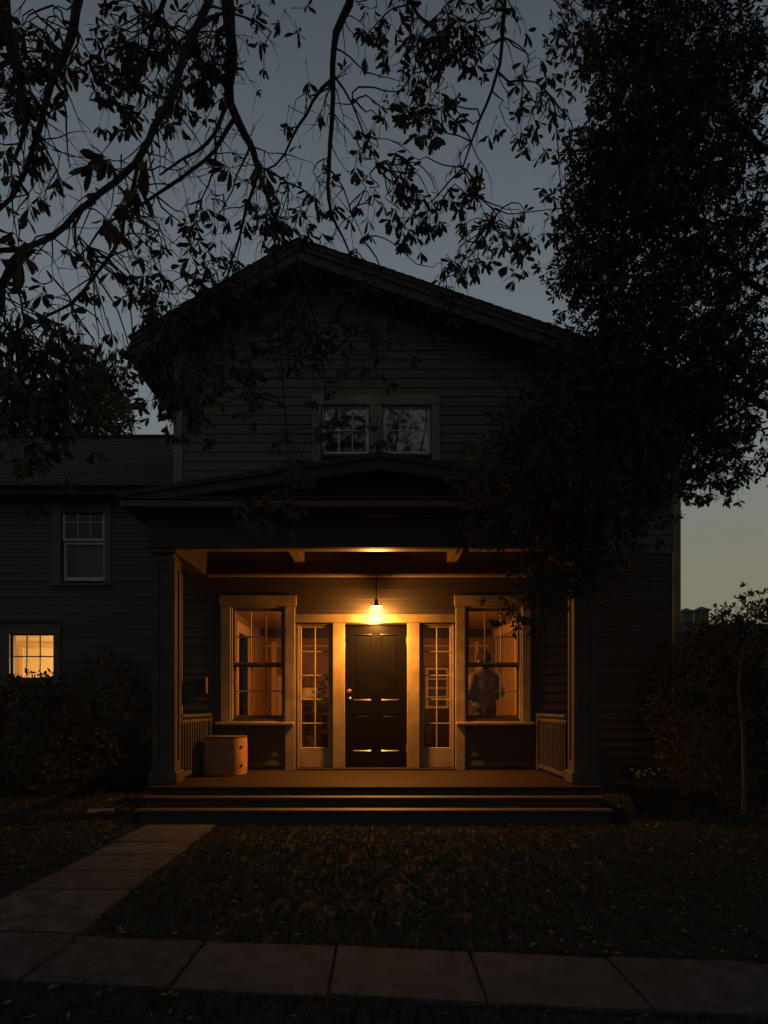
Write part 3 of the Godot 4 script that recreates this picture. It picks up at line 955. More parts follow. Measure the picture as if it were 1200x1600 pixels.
func porch_lamp() -> void:
	var d := 9.72
	var p := at(588, 951, d)
	var t := thing("porch_lamp", "lit hanging porch lamp with glass jar and dark cap above the front door", "lamp", Vector3(p.x, 0, p.z))
	var yb := p.y
	var g := Geo.new()
	g.lathe(Vector3.ZERO, PackedVector2Array([Vector2(0.0, yb + 0.135), Vector2(0.012, yb + 0.135), Vector2(0.026, yb + 0.125), Vector2(0.026, yb + 0.085), Vector2(0.034, yb + 0.06), Vector2(0.05, yb + 0.045), Vector2(0.098, yb + 0.036), Vector2(0.1, yb + 0.03), Vector2(0.095, yb + 0.028), Vector2(0.0, yb + 0.034)]), 28)
	build("cap", g, M.bronze, t)
	g = Geo.new()
	g.tube(PackedVector3Array([Vector3(0, yb + 0.13, 0), Vector3(0, 3.47, 0)]), PackedFloat32Array([0.007, 0.007]), 8)
	build("rod", g, M.bronze, t)
	g = Geo.new()
	for k in 7:
		g.lathe(Vector3(0, yb + 0.27 + k * 0.085, 0), PackedVector2Array([Vector2(0.007, -0.03), Vector2(0.012, -0.02), Vector2(0.013, 0.02), Vector2(0.007, 0.03)]), 8)
	build("chain", g, M.bronze, t)
	g = Geo.new()
	g.lathe(Vector3(0, 3.499, 0), PackedVector2Array([Vector2(0.0, -0.05), Vector2(0.02, -0.045), Vector2(0.06, -0.015), Vector2(0.065, 0.0)]), 20)
	build("canopy", g, M.bronze, t)
	for k in 4:
		var a := TAU * (k + 0.5) / 4
		g = Geo.new()
		g.tube(PackedVector3Array([Vector3(cos(a) * 0.097, yb - 0.11, sin(a) * 0.097), Vector3(cos(a) * 0.099, yb + 0.02, sin(a) * 0.099), Vector3(cos(a) * 0.098, yb + 0.085, sin(a) * 0.098)]), PackedFloat32Array([0.003, 0.003, 0.003]), 6)
		build("cage_wire", g, M.bronze, t)
	g = Geo.new()
	g.lathe(Vector3.ZERO, PackedVector2Array([Vector2(0.0, yb - 0.115), Vector2(0.06, yb - 0.112), Vector2(0.084, yb - 0.095), Vector2(0.09, yb - 0.06), Vector2(0.09, yb + 0.027)]), 28)
	build("glass_jar_bulb", g, glow(Color(1.0, 0.86, 0.6), 1.7), t)
	omni(Vector3(p.x, yb - 0.03, p.z), LAMP_COLOR, PORCH_POWER, 0.085)
	# the cap throws most of the light down
	var l := SpotLight3D.new()
	l.name = numbered("lamp_light")
	l.position = Vector3(p.x, yb - 0.05, p.z)
	l.rotation.x = -PI / 2
	l.light_color = LAMP_COLOR
	l.light_energy = PORCH_DOWN
	l.light_size = 0.06
	l.spot_range = 25.0
	l.spot_angle = 82.0
	l.spot_angle_attenuation = 1.0
	l.spot_attenuation = 2.0
	l.shadow_enabled = true
	add_child(l, true)


func room_lamps() -> void:
	# hangs behind the front door, out of sight from the garden
	var p := Vector3(-0.05, 2.25, -10.55)
	var t := thing("ceiling_lamp", "round glowing ceiling lamp inside the room behind the front door", "lamp", Vector3(p.x, 0, p.z))
	var g := Geo.new()
	g.lathe(Vector3(0, p.y, 0), PackedVector2Array([Vector2(0, -0.1), Vector2(0.07, -0.075), Vector2(0.1, 0), Vector2(0.07, 0.075), Vector2(0, 0.1)]), 20)
	build("globe_bulb", g, glow(Color(1.0, 0.7, 0.35), 1.5), t)
	g = Geo.new()
	g.tube(PackedVector3Array([Vector3(0, p.y + 0.09, 0), Vector3(0, 2.759, 0)]), PackedFloat32Array([0.008, 0.008]), 8)
	build("rod", g, M.bronze, t)
	omni(p, ROOM_COLOR, ROOM_POWER, 0.09)
	p = Vector3(-4.6, 1.75, -12.9)
	t = thing("ceiling_lamp", "low hanging lamp inside the wing room with the bright window", "lamp", Vector3(p.x, 0, p.z))
	g = Geo.new()
	g.lathe(Vector3(0, p.y, 0), PackedVector2Array([Vector2(0, -0.1), Vector2(0.08, -0.07), Vector2(0.11, 0), Vector2(0.08, 0.07), Vector2(0, 0.1)]), 20)
	build("globe_bulb", g, glow(Color(1.0, 0.8, 0.5), 1.6), t)
	g = Geo.new()
	g.tube(PackedVector3Array([Vector3(0, p.y + 0.09, 0), Vector3(0, 2.749, 0)]), PackedFloat32Array([0.008, 0.008]), 8)
	build("rod", g, M.bronze, t)
	omni(p, WING_COLOR, WING_POWER, 0.1)


func porch_things() -> void:
	# the rounded wooden drum
	var d := 9.36
	var x := (px(313, 9.1) + px(380, 9.1)) / 2.0
	var t := thing("wooden_drum", "rounded wooden drum with two dark holes on the porch beside the left railing", "drum", Vector3(x, FLOOR + 0.002, -d))
	var g := Geo.new()
	g.lathe(Vector3.ZERO, PackedVector2Array([Vector2(0, 0), Vector2(0.262, 0), Vector2(0.27, 0.012), Vector2(0.275, 0.12), Vector2(0.276, 0.26), Vector2(0.275, 0.4), Vector2(0.27, 0.492), Vector2(0.262, 0.5)]), 64, 3.1)
	build("body", g, M.drum, t)
	g = Geo.new()
	g.lathe(Vector3.ZERO, PackedVector2Array([Vector2(0.262, 0.5), Vector2(0.272, 0.502), Vector2(0.273, 0.514), Vector2(0.266, 0.519), Vector2(0, 0.521)]), 64, 3.1)
	build("lid", g, M.drum_lid, t)
	for y: float in [0.14, 0.385]:
		g = Geo.new()
		g.lathe(Vector3.ZERO, PackedVector2Array([Vector2(0, 0.006), Vector2(0.011, 0.006), Vector2(0.016, 0.002), Vector2(0.017, -0.01)]), 14)
		var o := build("hole_rim", g, M.black, t)
		var a := Vector3(0.256, y, 0.196)
		o.transform = Transform3D(Basis(Vector3(0.8, 0, 0.6).cross(Vector3(0, 1, 0)).normalized(), -PI / 2), a)
	# wall plate beside the left window
	t = thing("mailbox", "small brass wall box with bright edge on the siding left of the porch window", "mailbox", Vector3(px(318, 10), py(1071, 10), WALL + 0.026))
	g = Geo.new()
	g.box(Vector3(-0.075, -0.115, 0), Vector3(0.075, 0.115, 0.05), 0.008)
	build("body", g, M.pot, t)
	g = Geo.new()
	g.box(Vector3(0.055, -0.12, 0.051), Vector3(0.078, 0.12, 0.085), 0.006)
	build("edge_strip", g, M.brass, t)
	g = Geo.new()
	g.box(Vector3(-0.07, -0.11, 0.051), Vector3(0.05, 0.11, 0.062), 0.004)
	build("front_plate", g, M.pot, t)
	g = Geo.new()
	g.lathe(Vector3.ZERO, PackedVector2Array([Vector2(0, 0.02), Vector2(0.02, 0.016), Vector2(0.024, 0.0)]), 16)
	var b := build("emblem", g, M.black, t)
	b.transform = Transform3D(Basis(Vector3(1, 0, 0), PI / 2), Vector3(-0.005, 0.01, 0.062))


func indoor_things() -> void:
	for k in 2:
		var x: float = [px(492, 12.6), px(686, 12.9)][k]
		var z: float = [-12.6, -12.9][k]
		var t := thing("slatted_bench", ["dark slatted bench seen through the left sidelight", "dark slatted bench under the gridded window, seen through the right sidelight"][k], "bench", Vector3(x, FLOOR + 0.002, z), "benches inside the room")
		var g := Geo.new()
		g.box(Vector3(-0.42, 0.42, -0.2), Vector3(0.42, 0.46, 0.22), 0.008)
		build("seat", g, M.dark_wood, t)
		g = Geo.new()
		g.box(Vector3(-0.42, 0.74, -0.24), Vector3(0.42, 0.8, -0.2), 0.008)
		build("top_rail", g, M.dark_wood, t)
		for i in 6:
			var sx := -0.37 + 0.148 * i
			g = Geo.new()
			g.box(Vector3(sx - 0.02, 0.461, -0.235), Vector3(sx + 0.02, 0.739, -0.212), 0.004)
			build("slat", g, M.dark_wood, t)
		for i in 4:
			var lx := -0.39 if i % 2 == 0 else 0.35
			var lz := -0.2 if i < 2 else 0.17
			g = Geo.new()
			g.box(Vector3(lx, 0, lz), Vector3(lx + 0.04, 0.419, lz + 0.04), 0.004)
			build("leg", g, M.dark_wood, t)
	# table lamp glow and the plant before it
	var t := thing("side_table", "dark side table inside, behind the left sidelight", "table", Vector3(px(490, 13.2), FLOOR + 0.002, -13.2))
	var g := Geo.new()
	g.box(Vector3(-0.4, 0.7, -0.25), Vector3(0.4, 0.74, 0.25), 0.006)
	build("table_top", g, M.dark_wood, t)
	for i in 4:
		g = Geo.new()
		var lx := -0.38 if i % 2 == 0 else 0.34
		var lz := -0.23 if i < 2 else 0.19
		g.box(Vector3(lx, 0, lz), Vector3(lx + 0.04, 0.699, lz + 0.04), 0.003)
		build("leg", g, M.dark_wood, t)
	t = thing("table_lamp", "yellow drum-shaded table lamp behind the left sidelight", "lamp", Vector3(px(484, 13.2), FLOOR + 0.743, -13.2))
	g = Geo.new()
	g.lathe(Vector3.ZERO, PackedVector2Array([Vector2(0, 0), Vector2(0.07, 0), Vector2(0.07, 0.02), Vector2(0.03, 0.05), Vector2(0.05, 0.15), Vector2(0.02, 0.28), Vector2(0.0, 0.29)]), 20)
	build("base", g, M.dark_wood, t)
	g = Geo.new()
	g.lathe(Vector3.ZERO, PackedVector2Array([Vector2(0.17, 0.3), Vector2(0.15, 0.52), Vector2(0.148, 0.52), Vector2(0.168, 0.3)]), 28)
	build("lamp_shade", g, glow(Color(1.0, 0.6, 0.1), 0.11), t)
	t = thing("potted_plant", "leafy dark plant in a vase behind the left sidelight, beside the yellow lamp", "plant", Vector3(px(514, 12.9), FLOOR + 0.002, -12.95))
	g = Geo.new()
	g.lathe(Vector3.ZERO, PackedVector2Array([Vector2(0, 0), Vector2(0.12, 0), Vector2(0.17, 0.2), Vector2(0.16, 0.42), Vector2(0.12, 0.5), Vector2(0.1, 0.5), Vector2(0.1, 0.44), Vector2(0, 0.44)]), 20)
	build("vase", g, M.pot, t)
	var tw := Geo.new()
	var lv := []
	for k in 14:
		grow(tw, lv, Vector3(0, 0.45, 0), (Vector3(0, 1, 0) + rv() * Vector3(0.2, 0.2, 0.25)).normalized(), rng.randf_range(0.5, 0.95), 0.007, 1, 0.9, 0.1, 0.0)
	build("stem", tw, M.twig, t)
	many("foliage", unit_leaf, M.shrub, lv, t, 0.3)


# ---------------------------------------------------------------- the person: a field of tapered capsules meshed by surface nets

func capsules(g: Geo, bones: Array, cell: float, blend: float) -> void:
	var lo := Vector3(1e9, 1e9, 1e9)
	var hi := -lo
	for b in bones:
		for k in 2:
			var r: float = b[2 + k] + blend + cell * 2
			lo = lo.min(b[k] - Vector3(r, r, r))
			hi = hi.max(b[k] + Vector3(r, r, r))
	var nx := int((hi.x - lo.x) / cell) + 2
	var ny := int((hi.y - lo.y) / cell) + 2
	var nz := int((hi.z - lo.z) / cell) + 2
	var f := PackedFloat32Array()
	f.resize(nx * ny * nz)
	f.fill(1.0)
	for b in bones:
		var a: Vector3 = b[0]
		var e: Vector3 = b[1] - a
		var ra: float = b[2]
		var rb: float = b[3]
		var sq: Vector3 = b[4] if b.size() > 4 else Vector3.ONE
		var rr := maxf(ra, rb) + blend + cell * 2
		var l := (a.min(b[1]) - Vector3(rr, rr, rr) * Vector3(1.0 / minf(sq.x, 1), 1.0 / minf(sq.y, 1), 1.0 / minf(sq.z, 1)) - lo) / cell
		var u := (a.max(b[1]) + Vector3(rr, rr, rr) * Vector3(1.0 / minf(sq.x, 1), 1.0 / minf(sq.y, 1), 1.0 / minf(sq.z, 1)) - lo) / cell
		var ee := maxf(e.length_squared(), 1e-9)
		for z in range(maxi(0, int(l.z)), mini(nz, int(u.z) + 1)):
			for y in range(maxi(0, int(l.y)), mini(ny, int(u.y) + 1)):
				var row := (z * ny + y) * nx
				for x in range(maxi(0, int(l.x)), mini(nx, int(u.x) + 1)):
					var p := lo + Vector3(x, y, z) * cell - a
					var t := clampf(p.dot(e) / ee, 0.0, 1.0)
					var d := ((p - e * t) * sq).length() - lerpf(ra, rb, t)
					var o := f[row + x]
					var w := maxf(blend - absf(o - d), 0.0) / blend
					f[row + x] = minf(o, d) - w * w * blend * 0.25
	var ids := PackedInt32Array()
	ids.resize(nx * ny * nz)
	ids.fill(-1)
	var vs := PackedVector3Array()
	var ns := PackedVector3Array()
	var step := [1, nx, nx * ny]
	for z in nz - 1:
		for y in ny - 1:
			for x in nx - 1:
				var i := (z * ny + y) * nx + x
				var m := 0
				for k in 8:
					if f[i + (k & 1) + ((k >> 1) & 1) * nx + (k >> 2) * nx * ny] < 0.0:
						m += 1
				if m == 0 or m == 8:
					continue
				var s := Vector3.ZERO
				var c := 0
				for k in 8:
					for ax in 3:
						if k & (1 << ax):
							continue
						var k2 := k | (1 << ax)
						var fa := f[i + (k & 1) + ((k >> 1) & 1) * nx + (k >> 2) * nx * ny]
						var fb := f[i + (k2 & 1) + ((k2 >> 1) & 1) * nx + (k2 >> 2) * nx * ny]
						if (fa < 0.0) != (fb < 0.0):
							var q := Vector3(k & 1, (k >> 1) & 1, k >> 2)
							q[ax] += fa / (fa - fb)
							s += q
							c += 1
				ids[i] = vs.size()
				vs.append(lo + (Vector3(x, y, z) + s / c) * cell)
				ns.append(Vector3(f[i + 1] - f[i], f[i + nx] - f[i], f[i + nx * ny] - f[i]).normalized())
	for z in range(1, nz - 1):
		for y in range(1, ny - 1):
			for x in range(1, nx - 1):
				var i := (z * ny + y) * nx + x
				for ax in 3:
					if (f[i] < 0.0) == (f[i + step[ax]] < 0.0):
						continue
					var s1: int = step[(ax + 1) % 3]
					var s2: int = step[(ax + 2) % 3]
					var q := [ids[i], ids[i - s1], ids[i - s1 - s2], ids[i - s2]]
					if q.min() < 0:
						continue
					g.tri3(vs[q[0]], vs[q[1]], vs[q[2]], ns[q[0]], ns[q[1]], ns[q[2]])
					g.tri3(vs[q[0]], vs[q[2]], vs[q[3]], ns[q[0]], ns[q[2]], ns[q[3]])


func person() -> void:
	var d := 10.62
	var t := thing("person", "person in a loose tan jacket seen from behind inside the right porch window", "person", Vector3(px(756, d), FLOOR + 0.002, -d))
	t.rotation.y = 0.28
	# built facing -z, the back towards the garden
	var hip := Vector3(0, 0.93, 0)
	var chest := Vector3(0, 1.28, -0.01)
	var neck := Vector3(0.0, 1.46, 0.0)
	var sl := Vector3(-0.172, 1.35, 0.0)
	var sr := Vector3(0.172, 1.35, 0.0)
	var el := Vector3(-0.26, 1.12, 0.05)
	var er := Vector3(0.25, 1.13, 0.06)
	var wl := Vector3(-0.2, 0.98, -0.14)
	var wr := Vector3(0.17, 0.985, -0.1)
	var legs := []
	for s: float in [-1.0, 1.0]:
		legs.append([Vector3(s * 0.09, 0.9, 0), Vector3(s * 0.1, 0.5, -0.01), 0.085, 0.058])
		legs.append([Vector3(s * 0.1, 0.5, -0.01), Vector3(s * 0.1, 0.09, 0.02), 0.058, 0.042])
	var torso := [[hip, Vector3(0, 1.12, 0), 0.135, 0.125, Vector3(0.85, 1, 1.15)], [Vector3(0, 1.12, 0), chest, 0.125, 0.145, Vector3(0.82, 1, 1.15)], [chest, Vector3(0, 1.36, 0.0), 0.145, 0.11, Vector3(0.72, 1, 1.1)], [sl, Vector3(0, 1.43, 0), 0.06, 0.066], [sr, Vector3(0, 1.43, 0), 0.06, 0.066]]
	var arms := [[sl, el, 0.056, 0.044], [el, wl, 0.044, 0.03], [sr, er, 0.056, 0.044], [er, wr, 0.044, 0.03]]
	var body := [[neck - Vector3(0, 0.06, 0), neck + Vector3(0, 0.06, -0.01), 0.058, 0.054]]
	body.append_array(torso)
	body.append_array(arms)
	body.append_array(legs)
	for s: float in [-1.0, 1.0]:
		body.append([Vector3(s * 0.1, 0.05, 0.03), Vector3(s * 0.12, 0.035, -0.15), 0.042, 0.034])
	var g := Geo.new()
	capsules(g, body, 0.016, 0.05)
	# head with nose, chin and ears, turned a little to the left
	var hc := Vector3(-0.005, 1.62, -0.015)
	var fw := Vector3(-0.35, -0.1, -0.93).normalized()
	var rt := fw.cross(Vector3.UP).normalized()
	capsules(g, [[hc + Vector3(0, 0.02, 0.0), hc + fw * 0.02, 0.094, 0.09, Vector3(1.1, 0.95, 1.0)], [hc + fw * 0.04 - Vector3(0, 0.05, 0), hc + fw * 0.06 - Vector3(0, 0.085, 0), 0.055, 0.034], [hc + fw * 0.088 + Vector3(0, 0.0, 0), hc + fw * 0.112 - Vector3(0, 0.03, 0), 0.009, 0.014], [hc + rt * 0.088 + Vector3(0, 0.015, 0), hc + rt * 0.092 - Vector3(0, 0.025, 0), 0.018, 0.012], [hc - rt * 0.088 + Vector3(0, 0.015, 0), hc - rt * 0.092 - Vector3(0, 0.025, 0), 0.018, 0.012], [neck, hc - Vector3(0, 0.06, 0), 0.055, 0.052], [hc + fw * 0.084 - Vector3(0, 0.052, 0), hc + fw * 0.09 - Vector3(0, 0.056, 0), 0.014, 0.014]], 0.007, 0.03)
	# hands: palm, four fingers, thumb
	for s: float in [-1.0, 1.0]:
		var w: Vector3 = wl if s < 0 else wr
		var e: Vector3 = el if s < 0 else er
		var fd := (w - e).normalized()
		var across := fd.cross(Vector3.UP).normalized() if s < 0 else Vector3(0, 1, 0)
		var palm := w + fd * 0.05
		var hand := [[w, palm, 0.026, 0.03]]
		for k in 4:
			var base := w + fd * 0.085 + across * (k - 1.5) * 0.019
			var ln: float = [0.066, 0.078, 0.072, 0.055][k]
			var kn := base + fd * ln * 0.55 - Vector3(0, 0.008, 0)
			hand.append([w + fd * 0.05 + across * (k - 1.5) * 0.014, base, 0.012, 0.0095])
			hand.append([base, kn, 0.0095, 0.0085])
			hand.append([kn, kn + (fd * 0.5 + Vector3(0, -0.8, 0)).normalized() * ln * 0.45, 0.0085, 0.007])
		var tb := w + fd * 0.03 - across * 0.026
		hand.append([tb, tb + fd * 0.035 - across * 0.025, 0.012, 0.01])
		hand.append([tb + fd * 0.035 - across * 0.025, tb + fd * 0.065 - across * 0.02, 0.01, 0.008])
		capsules(g, hand, 0.005, 0.008)
	build("body", g, M.skin, t)
	g = Geo.new()
	var cloth := []
	for b in torso + arms.slice(0, 1) + arms.slice(2, 3):
		var q: Array = b.duplicate()
		q[2] += 0.013
		q[3] += 0.014
		cloth.append(q)
	for s: float in [-1.0, 1.0]:  # sleeves rolled below the elbow
		var e: Vector3 = el if s < 0 else er
		var w: Vector3 = wl if s < 0 else wr
		cloth.append([e, e.lerp(w, 0.4), 0.058, 0.05])
		cloth.append([e.lerp(w, 0.36), e.lerp(w, 0.44), 0.055, 0.054])
	# the loose jacket hangs straight from the chest to below the hips
	for sx: float in [-0.06, 0.0, 0.06]:
		cloth.append([Vector3(sx, 1.2, 0.01), Vector3(sx * 1.1, 0.8, 0.0), 0.118, 0.124])
	# loose folds across the back
	cloth.append([Vector3(-0.1, 1.05, 0.1), Vector3(-0.02, 1.33, 0.12), 0.035, 0.022])
	cloth.append([Vector3(0.11, 1.02, 0.09), Vector3(0.06, 1.3, 0.12), 0.038, 0.022])
	cloth.append([Vector3(0.0, 0.98, 0.1), Vector3(0.02, 1.1, 0.11), 0.04, 0.03])
	capsules(g, cloth, 0.014, 0.04)
	build("jacket", g, M.shirt, t)
	g = Geo.new()
	capsules(g, [[Vector3(-0.06, 1.475, 0.0), Vector3(-0.035, 1.495, 0.06), 0.022, 0.024], [Vector3(-0.035, 1.495, 0.06), Vector3(0.035, 1.495, 0.06), 0.024, 0.024], [Vector3(0.035, 1.495, 0.06), Vector3(0.06, 1.475, 0.0), 0.024, 0.022]], 0.008, 0.012)
	build("collar", g, M.trousers, t)
	g = Geo.new()
	var low := [[hip - Vector3(0.06, 0.06, 0), hip + Vector3(0.06, -0.06, 0), 0.125, 0.125]]
	for b in legs:
		low.append([b[0], b[1], b[2] + 0.015, b[3] + 0.02])
	capsules(g, low, 0.018, 0.05)
	build("trousers", g, M.trousers, t)
	g = Geo.new()
	var curls := [[hc + Vector3(0, 0.035, 0.012) - fw * 0.01, hc + Vector3(0, 0.035, 0.0), 0.103, 0.103], [hc - fw * 0.05 - Vector3(0, 0.06, 0), hc - fw * 0.05 + Vector3(0, 0.02, 0), 0.062, 0.085]]
	var hr := RandomNumberGenerator.new()
	hr.seed = 4
	for k in 46:
		var o := Vector3(hr.randf_range(-1, 1), hr.randf_range(-0.6, 1), hr.randf_range(-1, 1)).normalized()
		if o.dot(fw) > 0.55 and o.y < 0.45:
			continue
		var q := hc + Vector3(0, 0.03, 0) + o * 0.097
		curls.append([q, q + Vector3(0, 0.012, 0), 0.024, 0.018])
	capsules(g, curls, 0.008, 0.012)
	build("hair", g, M.hair, t)
	for s: float in [-1.0, 1.0]:
		g = Geo.new()
		capsules(g, [[Vector3(s * 0.1, 0.05, 0.03), Vector3(s * 0.12, 0.04, -0.16), 0.05, 0.042]], 0.012, 0.02)
		build("shoe", g, M.black, t)
	# the folded paper in the left hand
	var pp := Basis(Vector3.UP, 0.28) * (wl + Vector3(0.01, 0.03, -0.03)) + t.position
	var pt := thing("folded_paper", "pale folded paper held low in the left hand of the person indoors", "paper", pp)
	g = Geo.new()
	g.box(Vector3(-0.05, -0.1, -0.004), Vector3(0.05, 0.12, 0.004), 0.001, Transform3D(Basis(Vector3(0, 0, 1), -0.4) * Basis(Vector3(0, 1, 0), 0.3), Vector3.ZERO))
	build("leaf_of_paper", g, M.paper, pt)
	g = Geo.new()
	g.box(Vector3(-0.045, -0.09, -0.003), Vector3(0.045, 0.1, 0.003), 0.001, Transform3D(Basis(Vector3(0, 0, 1), -0.75) * Basis(Vector3(0, 1, 0), -0.4), Vector3(0.03, 0, 0.012)))
	build("leaf_of_paper", g, M.paper, pt)


# ---------------------------------------------------------------- trees and plants

func make_leaf(fold: float, bend: float) -> ArrayMesh:  # one metre long along +y, widest past the middle
	var g := Geo.new()
	g.tinted = true
	var ys := [0.0, 0.12, 0.38, 0.68, 0.88, 1.0]
	var ws := [0.012, 0.018, 0.105, 0.155, 0.11, 0.0]
	for i in 5:
		for s: float in [-1.0, 1.0]:
			var a := Vector3(0, ys[i], -bend * ys[i] * ys[i])
			var b := Vector3(0, ys[i + 1], -bend * ys[i + 1] * ys[i + 1])
			var c := Vector3(s * ws[i], ys[i], a.z + fold * ws[i])
			var d := Vector3(s * ws[i + 1], ys[i + 1], b.z + fold * ws[i + 1])
			g.tri(a, b, d, Vector3(0, 0, 1))
			g.tri(a, d, c, Vector3(0, 0, 1))
	return g.mesh()


func leaf_at(p: Vector3, dir: Vector3, l: float) -> Transform3D:
	var y := dir.normalized()
	var x := y.cross(rv())
	if x.length() < 0.05:
		x = y.cross(Vector3(0.4, 0.2, 0.9))
	x = x.normalized()
	return Transform3D(Basis(x * l, y * l, x.cross(y) * l), p)


func rosette(lv: Array, p: Vector3, dir: Vector3, n: int, l: float, down: float) -> void:
	for k in n:
		lv.append(leaf_at(p + rv() * 0.008, dir * 0.55 + rv().normalized() * 0.85 + Vector3(0, -down, 0), l * rng.randf_range(0.65, 1.2)))


# a twig that wanders, may fork, and ends in leaves with the chance `leafiness`
func grow(g: Geo, lv: Array, p: Vector3, dir: Vector3, length: float, r: float, forks: int, leafiness: float, leaf: float, droop: float) -> void:
	var n := maxi(3, int(length / 0.06))
	var step := length / n
	var pts := PackedVector3Array([p])
	var rs := PackedFloat32Array([r])
	var q := p
	var d := dir.normalized()
	for i in n:
		d = (d + rv() * 0.36 + Vector3(0, -droop * 0.16, 0)).normalized()
		q += d * step
		pts.append(q)
		rs.append(maxf(r * (1.0 - 0.75 * (i + 1.0) / n), 0.0011))
		if forks > 0 and i > 0 and rng.randf() < 0.4:
			grow(g, lv, q, (d * 0.7 + rv() * 0.9).normalized(), length * rng.randf_range(0.3, 0.6), r * 0.6, forks - 1, leafiness, leaf, droop)
		elif i > n / 3 and rng.randf() < leafiness * 0.55:
			rosette(lv, q, d, 2, leaf, droop * 0.5)
	g.tube(pts, rs, 3 if r < 0.004 else 5)
	if rng.randf() < leafiness:
		rosette(lv, q, d, rng.randi_range(4, 7), leaf, droop * 0.5)


func smooth_line(ctrl: Array, radii: Array, step: float) -> Array:
	var c := Curve3D.new()
	for i in ctrl.size():
		var t: Vector3 = (ctrl[mini(i + 1, ctrl.size() - 1)] - ctrl[maxi(i - 1, 0)]) / 6.0
		c.add_point(ctrl[i], -t, t)
	var total := c.get_baked_length()
	var marks := []
	for q in ctrl:
		marks.append(c.get_closest_offset(q))
	var pts := PackedVector3Array()
	var rs := PackedFloat32Array()
	var n := maxi(2, int(total / step))
	for i in n + 1:
		var o := total * i / n
		pts.append(c.sample_baked(o, true) + rv() * step * 0.05)
		var k := 0
		while k < marks.size() - 2 and marks[k + 1] < o:
			k += 1
		var w := clampf((o - marks[k]) / maxf(marks[k + 1] - marks[k], 1e-4), 0, 1)
		rs.append(lerpf(radii[k], radii[k + 1], w) * rng.randf_range(0.93, 1.08))
	return [pts, rs]


func limb(tree: Node3D, called: String, ctrl: Array, radii: Array, marks: PackedVector3Array) -> PackedVector3Array:
	var s := smooth_line(ctrl, radii, 0.09)
	var g := Geo.new()
	g.tube(s[0], s[1], 9, true)
	build(called, g, M.bark, tree)
	for i in range(0, s[0].size(), 2):
		marks.append(s[0][i])
	return s[0]


func seen_size(t: Transform3D) -> float:  # in pixels of the photograph; 0 when outside the frame
	var o := t.origin
	if o.z > -1.0:
		return 0.0
	var k := 1080.0 / -o.z
	var x := o.x * k + 588.0
	var y := 1101.0 - (o.y - EYE) * k
	if x < 0.0 or x > 1200.0 or y < 0.0 or y > 1600.0:
		return 0.0
	return t.basis.y.length() * k


# the leaves that show largest become parts of their own, the rest one mass
func hang_leaves(tree: Node3D, lv: Array, m: Material, own: int) -> void:
	var keyed := []
	for i in lv.size():
		keyed.append([seen_size(lv[i]), i])
	keyed.sort_custom(func(a, b): return a[0] > b[0])
	var rest := []
	for k in keyed.size():
		var t: Transform3D = lv[keyed[k][1]]
		if k < own and keyed[k][0] > 8.0:
			var o := put("leaf", LEAVES[k % LEAVES.size()], m, tree)
			o.transform = t
		else:
			rest.append(t)
	many("foliage", LEAVES[0], m, rest, tree, 0.35)


func cluster(g: Geo, lv: Array, marks: PackedVector3Array, c: Vector3, r: Vector3, n: int, leaf: float, length: float, droop: float, link: float) -> void:
	var o := Vector3.ZERO
	for k in n:
		# sprays sit in clumps of five or so, with gaps between the clumps
		if k % 5 == 0:
			o = rv()
			while o.length() > 1.0:
				o = rv()
		var p := c + o * r + rv() * minf(0.09, r.length() * 0.4)
		var dir := (rv() + Vector3(0, -droop, 0) + o * 0.5).normalized()
		grow(g, lv, p, dir, length * rng.randf_range(0.5, 1.2), 0.0035, 0, 0.95, leaf, droop)
		if marks.size() and rng.randf() < link:
			var best := 1e9
			var from := p
			for q in marks:
				var e := q.distance_squared_to(p) + maxf(p.y - q.y, 0.0) * 0.3
				if e < best:
					best = e
					from = q
			if best > 0.003 and best < 2.2:
				var mid := from.lerp(p, 0.5) + Vector3(0, 0.12 * sqrt(best), 0) + rv() * 0.12 * sqrt(best)
				var s := smooth_line([from, from.lerp(mid, 0.35) + rv() * 0.05, mid + rv() * 0.05, mid.lerp(p, 0.5) + rv() * 0.07, p], [0.007, 0.006, 0.005, 0.004, 0.003], 0.06)
				g.tube(s[0], s[1], 4)


func line_at(pts: Array, d0: float, d1: float) -> Array:
	var out := []
	for i in pts.size():
		out.append(at(pts[i][0], pts[i][1], lerpf(d0, d1, float(i) / (pts.size() - 1))))
	return out


